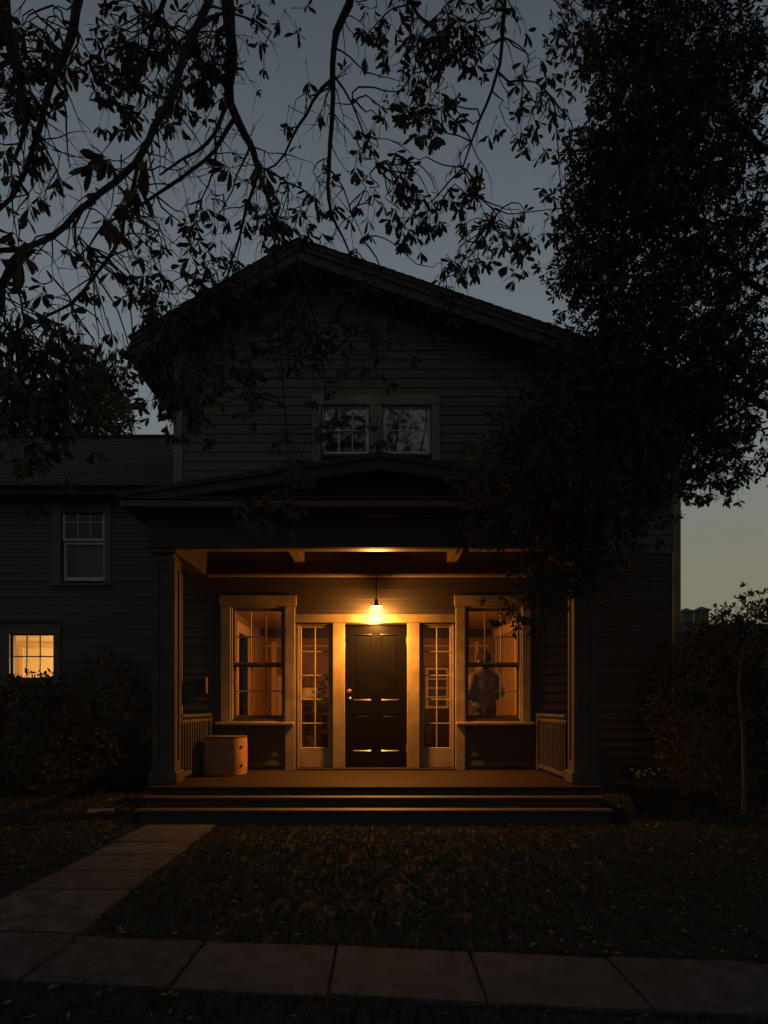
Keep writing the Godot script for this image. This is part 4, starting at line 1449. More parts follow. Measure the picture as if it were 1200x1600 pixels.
func overhanging_tree() -> void:
	var base := Vector3(-3.6, 0, 1.6)
	var t := thing("overhanging_tree", "big tree whose bare twigs and leafy sprays hang over the house from the left", "tree")
	var marks := PackedVector3Array()
	limb(t, "trunk", [base - Vector3(0, 0.2, 0), base + Vector3(0.05, 1.4, 0), base + Vector3(0.2, 3.2, -0.1), base + Vector3(0.5, 5.4, -0.4), base + Vector3(0.9, 8.0, -0.5), base + Vector3(1.2, 10.6, 0)], [0.36, 0.27, 0.24, 0.2, 0.13, 0.05], PackedVector3Array())
	var fork := base + Vector3(0.55, 5.6, -0.45)
	var high := base + Vector3(0.8, 7.2, -0.5)
	var lines := [
		[high, [[352, -60], [358, 20], [363, 95], [357, 140], [368, 182], [392, 228], [404, 270], [415, 300], [428, 335], [452, 372]], 4.3, 4.9, 0.042, 0.009],
		[high, [[330, -50], [325, 5], [303, 50], [285, 92], [272, 145], [243, 195], [222, 240], [185, 278], [130, 322], [92, 360], [45, 386], [-30, 392]], 4.0, 3.4, 0.024, 0.012],
		[fork, [[128, -50], [120, 10], [110, 60], [88, 112], [70, 165], [58, 215], [42, 262], [20, 305], [-20, 345]], 3.8, 3.6, 0.026, 0.009],
		[high, [[552, -50], [543, 10], [527, 48], [521, 90], [520, 130], [518, 190], [515, 250], [512, 300], [522, 345], [540, 380], [552, 412]], 4.6, 5.0, 0.028, 0.005],
		[high, [[792, -60], [789, 10], [785, 60], [778, 110], [765, 150], [748, 190], [735, 225], [722, 262]], 5.0, 5.2, 0.016, 0.006],
		[fork, [[2, -40], [10, 40], [30, 120], [38, 200], [20, 250]], 3.3, 3.5, 0.03, 0.008],
		[high, [[650, -70], [640, 0], [672, 40], [700, 70]], 4.8, 4.9, 0.016, 0.005],
		[high, [[270, -60], [252, 10], [235, 60], [225, 110], [205, 150]], 4.4, 4.6, 0.02, 0.005],
	]
	var paths := []
	for l in lines:
		var c := line_at(l[1], l[2], l[3])
		var a: Vector3 = l[0]
		var enter: Vector3 = (c[0] - c[1]).normalized()
		c.push_front(c[0] + enter * 1.0 + Vector3(0, 0.35, 0.1))
		c.push_front(c[0].lerp(a, 0.45) + Vector3(0, 1.3, 0))
		c.push_front(a)
		var r := []
		for i in c.size():
			r.append(lerpf(l[4] * 1.6, l[4], i / 3.0) if i <= 3 else lerpf(l[4], l[5], (i - 3.0) / (c.size() - 4.0)))
		paths.append(limb(t, "limb", c, r, marks))
	# lesser limbs that leave those: [photograph-like points, distances, radii]
	for l in [
		[[[520, 124], [496, 148], [476, 182], [458, 212], [440, 250], [412, 268]], 4.7, 4.85, 0.013, 0.006],
		[[[524, 120], [545, 152], [562, 190], [575, 228], [592, 256]], 4.72, 4.9, 0.008, 0.003],
		[[[512, 262], [534, 290], [548, 330], [568, 372]], 4.95, 5.0, 0.007, 0.003],
		[[[357, 150], [346, 185], [335, 212], [310, 235], [280, 252], [250, 275]], 4.5, 4.4, 0.016, 0.006],
		[[[412, 262], [440, 280], [478, 300], [505, 322]], 4.9, 5.0, 0.008, 0.003],
		[[[246, 200], [230, 232], [238, 270], [245, 300]], 3.85, 3.9, 0.007, 0.003],
		[[[222, 240], [210, 280], [198, 325], [188, 372], [150, 430], [118, 470], [60, 500], [20, 520]], 3.8, 3.8, 0.012, 0.006],
		[[[778, 112], [795, 128], [815, 126], [842, 130], [868, 158]], 5.05, 5.1, 0.009, 0.003],
		[[[86, 118], [100, 160], [105, 210], [108, 262]], 3.7, 3.75, 0.007, 0.003],
		[[[60, 212], [80, 250], [100, 292]], 3.7, 3.7, 0.007, 0.003],
		[[[722, 262], [735, 284], [748, 312], [765, 350]], 5.2, 5.25, 0.006, 0.002],
		[[[300, 52], [350, 20], [395, 30], [424, 50]], 4.1, 4.3, 0.009, 0.003],
		[[[130, 322], [118, 350], [117, 386]], 3.5, 3.5, 0.009, 0.005],
		[[[335, 212], [338, 250], [325, 290], [315, 312]], 4.5, 4.6, 0.009, 0.004],
		[[[392, 228], [375, 262], [362, 300], [340, 340]], 4.6, 4.7, 0.008, 0.003],
		[[[368, 182], [330, 240], [268, 290], [205, 330], [160, 352], [140, 385]], 4.4, 4.2, 0.014, 0.005],
		[[[45, 386], [8, 430], [5, 480]], 3.4, 3.4, 0.03, 0.012],
		[[[428, 335], [432, 420], [436, 520], [446, 640], [450, 720]], 4.9, 5.2, 0.009, 0.003],
		[[[452, 372], [478, 440], [496, 520], [508, 600], [506, 660]], 4.9, 5.3, 0.009, 0.003],
		[[[404, 270], [385, 330], [372, 380], [350, 450], [335, 520]], 4.7, 5.0, 0.012, 0.004],
	]:
		limb(t, "limb", line_at(l[0], l[1], l[2]), range(l[0].size()).map(func(i): return lerpf(l[3], l[4], float(i) / (l[0].size() - 1))), marks)
	# twigs, mostly bare, from every limb
	var g := Geo.new()
	var lv := []
	for p in marks:
		if p.z > -2.2 or seen_size(Transform3D(Basis.IDENTITY, p)) == 0.0:
			continue
		for k in rng.randi_range(0, 3):
			grow(g, lv, p, (rv() + Vector3(0, -0.5, 0)).normalized(), rng.randf_range(0.14, 0.44), 0.0046, 2, 0.03, 0.06, 0.6)
	# leafy sprays
	for b in [
		[20, 40, 52, 60, 3.6, 34], [70, 45, 30, 34, 3.7, 9], [18, 130, 38, 52, 3.5, 22], [40, 190, 26, 26, 3.6, 7], [18, 232, 20, 26, 3.5, 8], [88, 194, 14, 12, 3.7, 2], [60, 240, 16, 14, 3.7, 1],
		[205, 70, 32, 36, 4.6, 22], [200, 120, 34, 34, 4.6, 22], [250, 30, 60, 42, 4.5, 34], [250, 95, 40, 40, 4.4, 22], [225, 150, 16, 14, 4.5, 3], [180, 148, 16, 14, 4.6, 3], [268, 150, 20, 16, 4.3, 4], [310, 45, 40, 50, 4.4, 20], [338, 85, 30, 50, 4.5, 12], [380, 20, 40, 30, 4.6, 9], [115, 25, 20, 16, 3.9, 2], [100, 60, 14, 16, 3.8, 2], [150, 45, 12, 8, 4.0, 1],
		[455, 12, 14, 12, 5.0, 3], [494, 78, 8, 7, 4.9, 1], [455, 170, 13, 11, 4.9, 3], [466, 218, 8, 8, 4.9, 1], [505, 240, 13, 22, 5.0, 6], [498, 280, 12, 10, 5.0, 3],
		[600, 20, 26, 26, 4.9, 8], [588, 42, 20, 24, 4.9, 7], [622, 28, 28, 20, 4.9, 7], [690, 15, 42, 22, 5.0, 16], [735, 42, 22, 20, 5.0, 8], [700, 62, 30, 22, 5.0, 9], [662, 82, 32, 28, 5.0, 14], [655, 128, 32, 32, 5.0, 18], [640, 160, 26, 18, 5.0, 8], [598, 164, 20, 14, 5.0, 6], [670, 170, 18, 20, 5.0, 5], [650, 205, 26, 16, 5.0, 8], [703, 132, 7, 14, 5.0, 2], [755, 72, 16, 10, 5.0, 4], [790, 15, 16, 20, 5.1, 6], [725, 20, 18, 20, 5.0, 6],
		[628, 262, 13, 20, 5.0, 6], [580, 278, 22, 12, 5.0, 6], [600, 292, 22, 14, 5.0, 6], [648, 298, 32, 22, 5.0, 14], [625, 330, 18, 16, 5.0, 7], [660, 330, 18, 16, 5.0, 6], [585, 335, 20, 20, 5.0, 4], [705, 305, 24, 14, 5.1, 6], [735, 318, 20, 12, 5.1, 5], [752, 274, 22, 14, 5.1, 5], [800, 318, 22, 22, 5.2, 8], [832, 332, 26, 12, 5.2, 7], [775, 308, 14, 12, 5.1, 3], [745, 360, 14, 18, 5.1, 5], [720, 395, 18, 24, 5.1, 8], [700, 420, 16, 14, 5.1, 5], [775, 372, 12, 12, 5.1, 4], [792, 392, 14, 12, 5.1, 4], [750, 390, 10, 12, 5.1, 2], [690, 440, 16, 8, 5.1, 3],
		[845, 122, 18, 14, 5.3, 6], [838, 165, 24, 22, 5.3, 9], [845, 200, 18, 18, 5.3, 6], [792, 165, 10, 8, 5.2, 2], [790, 192, 8, 12, 5.2, 2], [870, 165, 20, 16, 5.4, 5], [890, 12, 24, 14, 5.3, 5], [890, 320, 20, 22, 5.4, 6], [855, 322, 16, 14, 5.4, 4],
		[232, 300, 26, 30, 2.5, 6], [300, 318, 26, 16, 4.6, 7], [328, 332, 20, 16, 4.7, 5], [418, 300, 26, 22, 4.9, 12], [440, 330, 32, 22, 4.9, 11], [462, 322, 20, 10, 4.9, 5], [392, 290, 20, 14, 4.8, 4], [410, 370, 26, 22, 4.9, 9],
		[235, 425, 36, 22, 4.3, 13], [205, 455, 40, 22, 4.3, 15], [250, 450, 32, 22, 4.4, 14], [165, 425, 26, 18, 4.2, 6], [125, 470, 26, 26, 4.0, 8], [165, 500, 22, 22, 4.0, 8], [300, 420, 36, 22, 4.6, 12], [350, 405, 32, 20, 4.7, 10], [345, 440, 40, 22, 4.8, 12], [120, 400, 16, 22, 4.0, 3], [30, 440, 26, 30, 3.5, 8],
		[20, 480, 30, 34, 3.6, 16], [85, 505, 40, 26, 3.8, 16], [140, 530, 22, 34, 3.9, 14], [50, 545, 60, 34, 3.7, 34], [30, 600, 50, 40, 3.7, 34], [95, 590, 46, 44, 3.8, 34], [70, 640, 60, 34, 3.8, 26], [105, 630, 26, 30, 3.9, 12], [30, 690, 40, 40, 3.9, 10], [85, 690, 24, 26, 3.9, 6], [10, 770, 20, 30, 3.9, 3],
		[203, 566, 10, 10, 4.6, 5], [222, 588, 16, 18, 4.6, 9], [240, 608, 20, 14, 4.6, 9], [197, 628, 8, 9, 4.6, 2], [258, 606, 16, 16, 4.8, 9], [246, 628, 12, 8, 4.8, 4], [290, 585, 26, 30, 4.9, 12],
		[300, 480, 46, 34, 5.0, 20], [370, 470, 50, 40, 5.0, 17], [440, 450, 50, 40, 5.0, 17], [510, 450, 44, 40, 5.1, 13], [280, 550, 46, 44, 5.0, 15], [350, 560, 40, 44, 5.1, 14], [420, 540, 40, 44, 5.1, 10], [480, 530, 36, 44, 5.2, 9], [560, 500, 44, 44, 5.1, 9], [590, 450, 36, 26, 5.1, 8], [585, 560, 30, 36, 5.2, 5], [300, 620, 44, 30, 5.1, 10], [400, 620, 36, 34, 5.2, 6], [520, 590, 26, 34, 5.3, 6], [505, 640, 14, 22, 5.3, 4], [445, 690, 16, 30, 5.2, 3],
		[440, 755, 20, 16, 5.2, 7], [410, 792, 16, 12, 5.2, 5], [455, 778, 12, 14, 5.2, 4], [590, 620, 20, 26, 5.3, 3],
		[212, 186, 12, 8, 2.4, 1], [38, 330, 16, 14, 2.3, 2], [345, 150, 20, 16, 2.9, 2], [375, 172, 16, 12, 2.9, 2]]:
		var d: float = b[4]
		var c := at(b[0], b[1], d)
		cluster(g, lv, marks, c, Vector3(b[2] * d / 1080.0, b[3] * d / 1080.0, 0.3) * 0.92, int(b[5] * (1.2 if b[1] < 400 else (1.5 if b[0] > 270 else 0.75)) + 0.5), 0.086, 0.17, 0.9, 0.34 if d > 3.1 else 0.0)
	# the rest of the crown, above and behind the view
	for k in 26:
		var a := TAU * k / 26.0 + rng.randf() * 0.3
		var c := base + Vector3(1.0 + cos(a) * rng.randf_range(1.0, 4.2), rng.randf_range(7.2, 11.5), 0.6 + sin(a) * rng.randf_range(0.6, 3.4))
		if c.z < -3.0:
			c.z = -3.0
		limb(t, "limb", [base + Vector3(0.7, rng.randf_range(5.5, 9.0), -0.45), base.lerp(c, 0.5) + Vector3(0.2, 4.0, 0), c], [0.05, 0.03, 0.01], PackedVector3Array())
		cluster(g, lv, PackedVector3Array(), c, Vector3(1.1, 0.8, 1.1), 42, 0.11, 0.3, 0.4, 0.0)
	for k in 16:
		var c := Vector3(rng.randf_range(-1.6, 2.2), rng.randf_range(8.8, 12.2), rng.randf_range(-1.0, 5.0))
		limb(t, "limb", [base + Vector3(0.8, rng.randf_range(6.5, 9.0), -0.45), (base + Vector3(0.8, 9.0, 0)).lerp(c, 0.5) + Vector3(0, 0.5, 0), c], [0.05, 0.03, 0.01], PackedVector3Array())
		cluster(g, lv, PackedVector3Array(), c, Vector3(0.9, 0.7, 0.9), 85, 0.11, 0.3, 0.4, 0.0)
	build("twig", g, M.twig, t).set_meta("kind", "stuff")
	hang_leaves(t, lv, M.leaf, 300)
	print("overhanging leaves ", lv.size(), " twig tris ", g.v.size() / 3)


func dense_tree() -> void:
	var base := Vector3(5.1, 0, -5.6)
	var t := thing("dense_tree", "dense dark leafy tree filling the upper right and hanging before the porch", "tree")
	var marks := PackedVector3Array()
	limb(t, "trunk", [base - Vector3(0, 0.2, 0), base + Vector3(0, 1.4, 0), base + Vector3(-0.1, 3.2, 0), base + Vector3(-0.3, 5.2, -0.2), base + Vector3(-0.5, 7.4, -0.2), base + Vector3(-0.6, 9.2, -0.2)], [0.3, 0.22, 0.2, 0.16, 0.1, 0.03], PackedVector3Array())
	var g := Geo.new()
	var lv := []
	var blobs := [
		[1000, 20, 90, 50, 6.4, 120], [1110, 50, 110, 70, 6.6, 170], [1030, 110, 80, 70, 6.4, 150], [1130, 150, 100, 80, 6.6, 160], [1010, 190, 46, 60, 6.3, 80], [1080, 230, 80, 80, 6.5, 150], [965, 215, 60, 34, 6.3, 70], [935, 250, 50, 40, 6.3, 70], [1000, 290, 60, 60, 6.4, 110], [1150, 290, 70, 80, 6.7, 90], [925, 310, 40, 46, 6.3, 60], [970, 360, 66, 50, 6.4, 110], [1070, 360, 66, 66, 6.5, 120], [1150, 400, 64, 60, 6.7, 70], [905, 395, 32, 50, 6.2, 56], [950, 430, 46, 30, 6.3, 44], [1020, 450, 70, 56, 6.4, 120], [1110, 470, 70, 60, 6.5, 110], [895, 448, 26, 14, 6.2, 14], [1060, 540, 80, 56, 6.4, 130], [1150, 550, 66, 60, 6.5, 110],
		[970, 510, 66, 22, 6.4, 60], [915, 505, 20, 14, 6.3, 10], [960, 570, 70, 56, 6.4, 120], [880, 580, 40, 40, 6.3, 44], [1040, 620, 70, 60, 6.4, 120], [1130, 640, 66, 40, 6.5, 80], [1110, 695, 46, 34, 6.5, 46], [1095, 745, 36, 22, 6.5, 26], [1145, 712, 22, 30, 6.5, 16], [1190, 690, 16, 30, 6.5, 8], [1075, 690, 22, 40, 6.5, 22],
		[900, 640, 60, 50, 6.3, 84], [820, 650, 40, 36, 6.3, 34], [840, 700, 60, 40, 6.3, 56], [780, 725, 46, 22, 6.3, 26], [735, 742, 28, 16, 6.3, 13], [960, 690, 70, 60, 6.4, 110], [1010, 740, 46, 50, 6.4, 60], [880, 760, 60, 44, 6.3, 70], [820, 780, 40, 34, 6.3, 34], [775, 810, 36, 18, 6.3, 16], [755, 818, 18, 14, 6.3, 6], [940, 800, 60, 44, 6.4, 60], [1000, 815, 30, 26, 6.4, 16],
		[860, 825, 46, 40, 6.5, 46], [905, 850, 46, 40, 6.6, 42], [850, 880, 40, 34, 6.6, 34], [900, 900, 34, 26, 6.7, 22], [835, 925, 34, 26, 6.7, 22], [805, 945, 18, 12, 6.7, 8], [950, 880, 34, 30, 6.6, 16], [925, 925, 14, 12, 6.7, 3], [860, 945, 14, 14, 6.7, 4],
		[890, 10, 26, 16, 6.2, 8], [920, 55, 26, 40, 6.3, 22], [950, 105, 22, 40, 6.3, 22], [905, 235, 26, 10, 6.2, 8], [880, 285, 14, 14, 6.2, 4], [872, 340, 12, 12, 6.2, 3]]
	for l in [[4.0, [[1240, 640], [1130, 600], [1020, 590], [920, 650], [870, 740], [862, 830]]], [5.0, [[1230, 460], [1120, 400], [1010, 360], [930, 320]]], [6.3, [[1230, 240], [1130, 170], [1040, 120], [970, 60]]], [4.4, [[1240, 590], [1150, 560], [1060, 540], [960, 520]]]]:
		var c := line_at(l[1], 6.1, 6.4)
		c.push_front(base + Vector3(-0.2, l[0], -0.1))
		limb(t, "limb", c, range(c.size()).map(func(i): return lerpf(0.045, 0.005, float(i) / (c.size() - 1))), marks)
	for b in blobs:
		var c := at(b[0], b[1], b[4])
		if b[5] > 20:
			var s := marks[0]
			for q in marks:
				if q.distance_to(c) < s.distance_to(c):
					s = q
			if s.distance_to(c) > 0.25:
				limb(t, "limb", [s, s.lerp(c, 0.5) + Vector3(0, 0.1, 0) + rv() * 0.08, c], [0.016, 0.01, 0.004], marks)
	for b in blobs:
		var d: float = b[4]
		var c := at(b[0], b[1], d)
		cluster(g, lv, marks, c, Vector3(b[2] * d / 1080.0 * 0.76, b[3] * d / 1080.0 * 0.9, minf(0.6, 0.01 * b[2])), int(b[5] * 2.7), 0.078, 0.2, 0.5, 0.06)
	# the side of the crown that lies outside the frame
	for k in 22:
		var c := base + Vector3(rng.randf_range(-0.8, 2.8), rng.randf_range(3.6, 9.4), rng.randf_range(-1.6, 2.2))
		limb(t, "limb", [base + Vector3(-0.2, clampf(c.y * 0.7, 2.0, 7.4), -0.1), base.lerp(c, 0.6) + Vector3(0, c.y * 0.25, 0), c], [0.05, 0.03, 0.008], PackedVector3Array())
		cluster(g, lv, PackedVector3Array(), c, Vector3(0.9, 0.8, 0.9), 60, 0.085, 0.25, 0.4, 0.0)
	build("twig", g, M.twig, t).set_meta("kind", "stuff")
	hang_leaves(t, lv, M.leaf_b, 300)
	print("dense leaves ", lv.size(), " twig tris ", g.v.size() / 3)


func shrub(called: String, label: String, category: String, c: Vector3, r: Vector3, sprays: int, leaf: float, m: Material, group := "", base_y := 0.0, droop := -0.25) -> Node3D:
	var t := thing(called, label, category, Vector3(c.x, base_y, c.z), group)
	var g := Geo.new()
	var lv := []
	for k in 9:
		var o := rv() * r * 0.75
		var tip := Vector3(o.x, c.y - base_y + absf(o.y) * 0.6, o.z)
		var s := smooth_line([Vector3(o.x * 0.15, -0.05, o.z * 0.15), tip * Vector3(0.5, 0.45, 0.5) + rv() * 0.06, tip], [0.022, 0.014, 0.006], 0.12)
		g.tube(s[0], s[1], 6)
	for k in sprays:
		var o := rv()
		while o.length() > 1.0 or o.length() < 0.45:
			o = rv()
		var bump := 1.0 + 0.16 * sin(o.x * 7.0 + c.x * 3.0) * cos(o.z * 6.0 + o.y * 5.0)
		var p := Vector3(0, c.y - base_y, 0) + o * r * bump
		if p.y < 0.05:
			p.y = rng.randf_range(0.05, 0.3)
		grow(g, lv, p, (o + rv() * 0.5 + Vector3(0, 0.35, 0)).normalized(), rng.randf_range(0.1, 0.24), 0.004, 0, 0.95, leaf, droop)
	build("stem", g, M.twig, t).set_meta("kind", "stuff")
	hang_leaves(t, lv, m, 60)
	return t


func plants() -> void:
	shrub("bush", "dark bush under the lit wing window, at the left edge", "bush", Vector3(px(30, 10.2), 0.72, -10.2), Vector3(1.15, 0.9, 0.75), 900, 0.1, M.shrub, "bushes along the wing")
	shrub("bush", "rounded dark bush between the lit wing window and the porch", "bush", Vector3(px(168, 10.4), 0.92, -10.4), Vector3(0.78, 1.0, 0.7), 900, 0.07, M.shrub, "bushes along the wing")
	shrub("bush", "low dark bush in front of the lit wing window", "bush", Vector3(px(95, 9.9), 0.5, -9.9), Vector3(0.7, 0.6, 0.5), 500, 0.075, M.shrub, "bushes along the wing")
	# right of the house
	shrub("hedge_shrub", "tall dark shrub right of the house corner, below the roof vents", "shrub", Vector3(px(1105, 9.6), 1.15, -9.6), Vector3(0.62, 1.22, 0.6), 2000, 0.075, M.shrub, "shrubs right of the house")
	shrub("hedge_shrub", "tallest dark shrub at the right edge, against the pale sky", "shrub", Vector3(px(1190, 9.3), 1.25, -9.3), Vector3(0.72, 1.4, 0.7), 2200, 0.08, M.shrub, "shrubs right of the house")
	shrub("hedge_shrub", "low dark shrub at the foot of the right hedge, left of the sapling trunk", "shrub", Vector3(px(1110, 8.6), 0.45, -8.6), Vector3(0.5, 0.55, 0.4), 500, 0.06, M.shrub, "shrubs right of the house")
	# sapling with a bare pale trunk
	var b := Vector3(px(1162, 8.0), 0, -8.0)
	var t := thing("sapling", "young tree with thin bare trunk in front of the right hedge", "tree", b)
	var g := Geo.new()
	var s := smooth_line([Vector3(0, -0.05, 0), Vector3(0.005, 0.5, 0), Vector3(-0.01, 1.0, 0), Vector3(-0.03, 1.5, -0.05), Vector3(0.05, 2.0, -0.1)], [0.028, 0.024, 0.021, 0.016, 0.006], 0.08)
	g.tube(s[0], s[1], 9, true)
	build("trunk", g, M.pale_bark, t)
	g = Geo.new()
	var lv := []
	for k in 90:
		var o := rv() * Vector3(0.42, 0.42, 0.4)
		grow(g, lv, Vector3(0.05, 1.62, -0.1) + o, (o * 2.0 + rv() * 0.5 + Vector3(0, 0.3, 0)).normalized(), rng.randf_range(0.12, 0.26), 0.004, 0, 0.95, 0.08, 0.0)
	build("twig", g, M.twig, t).set_meta("kind", "stuff")
	hang_leaves(t, lv, M.shrub, 40)
	# the wide bowl with flowers
	b = Vector3(px(1020, 8.2), 0, -8.2)
	t = thing("flower_bowl", "wide dark flower bowl on the lawn by the right end of the steps", "planter", b)
	g = Geo.new()
	g.lathe(Vector3.ZERO, PackedVector2Array([Vector2(0, 0), Vector2(0.17, 0.0), Vector2(0.19, 0.03), Vector2(0.27, 0.22), Vector2(0.31, 0.31), Vector2(0.335, 0.33), Vector2(0.335, 0.355), Vector2(0.31, 0.36), Vector2(0.29, 0.31), Vector2(0, 0.3)]), 36)
	build("bowl", g, M.pot, t)
	g = Geo.new()
	lv = []
	for k in 60:
		var o := rv()
		grow(g, lv, Vector3(o.x * 0.22, 0.3, o.z * 0.2), (Vector3(0, 1, 0) + rv() * 0.6).normalized(), rng.randf_range(0.06, 0.17), 0.003, 0, 0.9, 0.05, 0.2)
	build("stem", g, M.twig, t).set_meta("kind", "stuff")
	many("foliage", unit_leaf, M.shrub, lv, t, 0.3)
	for k in 13:
		var o := rv()
		var p := Vector3(o.x * 0.26, rng.randf_range(0.42, 0.52), o.z * 0.2)
		g = Geo.new()
		g.tinted = true
		for i in 6:
			var a := TAU * i / 6.0 + o.y
			var u := Vector3(cos(a), 0.35, sin(a)) * 0.016
			var w := Vector3(-sin(a), 0, cos(a)) * 0.009
			g.tri(Vector3.ZERO, u + w, u - w, Vector3(0, 1, 0))
			g.tri(u + w, u * 1.4, u - w, Vector3(0, 1, 0))
		var fl := build("flower", g, M.flower, t)
		fl.transform = Transform3D(Basis(Vector3(1, 0, 0), rng.randf_range(0.3, 1.2)) * Basis(Vector3(0, 1, 0), o.z * 3.0), p)
	far_tree("feathery_tree", "pale feathery tree standing far behind the wing roof", at(146, 625, 24.0), 1.35, 700, 0.22, M.pine)
	far_tree("distant_tree", "dark tree far beyond the wing roof at the left edge", at(10, 660, 28.0), 2.0, 700, 0.35, M.pine)


func far_tree(called: String, label: String, c: Vector3, r: float, n: int, leaf: float, m: Material) -> void:
	var t := thing(called, label, "tree", Vector3(c.x, 0, c.z))
	var g := Geo.new()
	var s := smooth_line([Vector3(0, -0.3, 0), Vector3(0.2, c.y * 0.5, 0), Vector3(0, c.y + r * 0.4, 0)], [0.3, 0.22, 0.06], 0.5)
	g.tube(s[0], s[1], 8)
	for k in 24:
		var o := rv().normalized() * r * rng.randf_range(0.6, 1.0)
		var e := smooth_line([Vector3(0.1, c.y - r * 0.7 + absf(o.y) * 0.5, 0), Vector3(o.x * 0.5, c.y + o.y * 0.3, o.z * 0.5), Vector3(o.x, c.y + o.y, o.z)], [0.09, 0.05, 0.015], 0.4)
		g.tube(e[0], e[1], 5)
	build("trunk", g, M.bark, t)
	var lv := []
	for k in n:
		var o := rv()
		while o.length() > 1.0:
			o = rv()
		o *= 1.0 + 0.25 * sin(o.x * 6.0) * cos(o.y * 5.0)
		var p := Vector3(0, c.y, 0) + o * Vector3(r, r * 1.1, r)
		for i in 7:
			lv.append(leaf_at(p + rv() * 0.2, o + rv() * 1.1 + Vector3(0, 0.2, 0), leaf * rng.randf_range(0.6, 1.3)))
	many("crown", LEAVES[2], m, lv, t, 0.45)


# ---------------------------------------------------------------- ground

func slab(parent: Node, c: Array, top: float, m: Material) -> void:  # four corners on the ground, in order
	var g := Geo.new()
	var mid := Vector3.ZERO
	for q in c:
		mid += q / 4.0
	var hi := []
	var ch := []
	for q: Vector3 in c:
		q += Vector3(rng.randf_range(-0.008, 0.008), 0, rng.randf_range(-0.006, 0.006))
		var i := q.lerp(mid, 0.014)
		hi.append(Vector3(i.x, top + rng.randf_range(-0.006, 0.005), i.z))
		ch.append(Vector3(q.x, top - 0.012, q.z))
	g.quad(hi[0], hi[1], hi[2], hi[3], Vector3.UP)
	for k in 4:
		var o: Vector3 = (c[k] + c[(k + 1) % 4]) / 2.0 - mid
		g.quad(hi[k], hi[(k + 1) % 4], ch[(k + 1) % 4], ch[k], o + Vector3.UP)
		g.quad(ch[k], ch[(k + 1) % 4], Vector3(c[(k + 1) % 4].x, top - 0.1, c[(k + 1) % 4].z), Vector3(c[k].x, top - 0.1, c[k].z), o)
	build("paving_slab", g, m, parent)


var paved := []


func ground() -> void:
	var g := Geo.new()
	var n := 48
	# one sheet, finer near the house; a slight swell keeps it from looking ruled
	var e := []
	for i in n + 1:
		var u := float(i) / n * 2.0 - 1.0
		e.append(signf(u) * (absf(u) * 12.0 + pow(absf(u), 5.0) * 240.0))
	var hgt := func(x: float, z: float) -> float: return -0.012 + 0.008 * sin(x * 1.7 + z) * cos(z * 1.3)
	for i in n:
		for j in n:
			var p := [Vector3(e[i], 0, e[j] - 6.0), Vector3(e[i + 1], 0, e[j] - 6.0), Vector3(e[i + 1], 0, e[j + 1] - 6.0), Vector3(e[i], 0, e[j + 1] - 6.0)]
			for k in 4:
				p[k].y = hgt.call(p[k].x, p[k].z)
			g.quad(p[0], p[1], p[2], p[3], Vector3.UP)
	var gr := build("ground", g, M.soil)
	gr.set_meta("kind", "structure")
	# the pavement across the front, turned a little, and the path to the steps
	var pave := thing("pavement", "concrete slab pavement across the foreground", "")
	pave.remove_meta("category")
	pave.set_meta("kind", "structure")
	var joints := [-3.15, -2.43, -1.65, -0.93, -0.207, 0.49, 1.17, 1.87, 2.57, 3.27, 3.97]
	var far := func(x: float) -> float: return -(3.643 - 0.113 * x)
	for k in joints.size() - 1:
		var a: float = joints[k] + 0.006
		var b: float = joints[k + 1] - 0.006
		if k == 1:
			b = joints[k + 1] - 0.01
		var q := [Vector3(a, 0, far.call(a)), Vector3(b, 0, far.call(b)), Vector3(b - 0.01, 0, far.call(b) + 0.625), Vector3(a - 0.01, 0, far.call(a) + 0.625)]
		slab(pave, q, 0.012, [M.concrete, M.concrete_b, M.concrete_c][rng.randi() % 3])
		paved.append(q)
	var path := thing("path", "concrete slab path from the pavement to the porch steps", "")
	path.remove_meta("category")
	path.set_meta("kind", "structure")
	var ds := [7.44, 6.42, 5.88, 5.32, 4.755, 3.85]
	for k in 5:
		var a: float = ds[k]
		var b: float = ds[k + 1] + 0.022
		var q := [Vector3(-2.44 - 0.004 * k, 0, -a), Vector3(-1.71 + 0.004 * k, 0, -a), Vector3(-1.7 + 0.004 * k, 0, -b), Vector3(-2.44 - 0.006 * k, 0, -b)]
		if k == 4:
			q[2] = Vector3(-1.66, 0, far.call(-1.66) - 0.02)
			q[3] = Vector3(-2.46, 0, far.call(-2.46) - 0.02)
		slab(path, q, 0.014, [M.concrete_b, M.concrete_c, M.concrete][k % 3])
		paved.append(q)
	var st := thing("stone", "small pale flat stone on the grass left of the path", "stone", Vector3(px(157, 8.3), 0.0, -8.3))
	g = Geo.new()
	g.box(Vector3(-0.16, -0.03, -0.09), Vector3(0.15, 0.03, 0.1), 0.02, Transform3D(Basis(Vector3.UP, 0.25), Vector3.ZERO))
	build("slab", g, M.stone, st)
	lawn()


func clear_of(p: Vector3) -> bool:
	if p.z < -7.4 and absf(p.x) < 2.64:
		return false
	if p.z < -9.95 and p.x > -2.95 or p.z < -11.4:
		return false
	for q in paved:
		var poly := PackedVector2Array()
		for c: Vector3 in q:
			poly.append(Vector2(c.x, c.z))
		if Geometry2D.is_point_in_polygon(Vector2(p.x, p.z), poly):
			return false
	return true


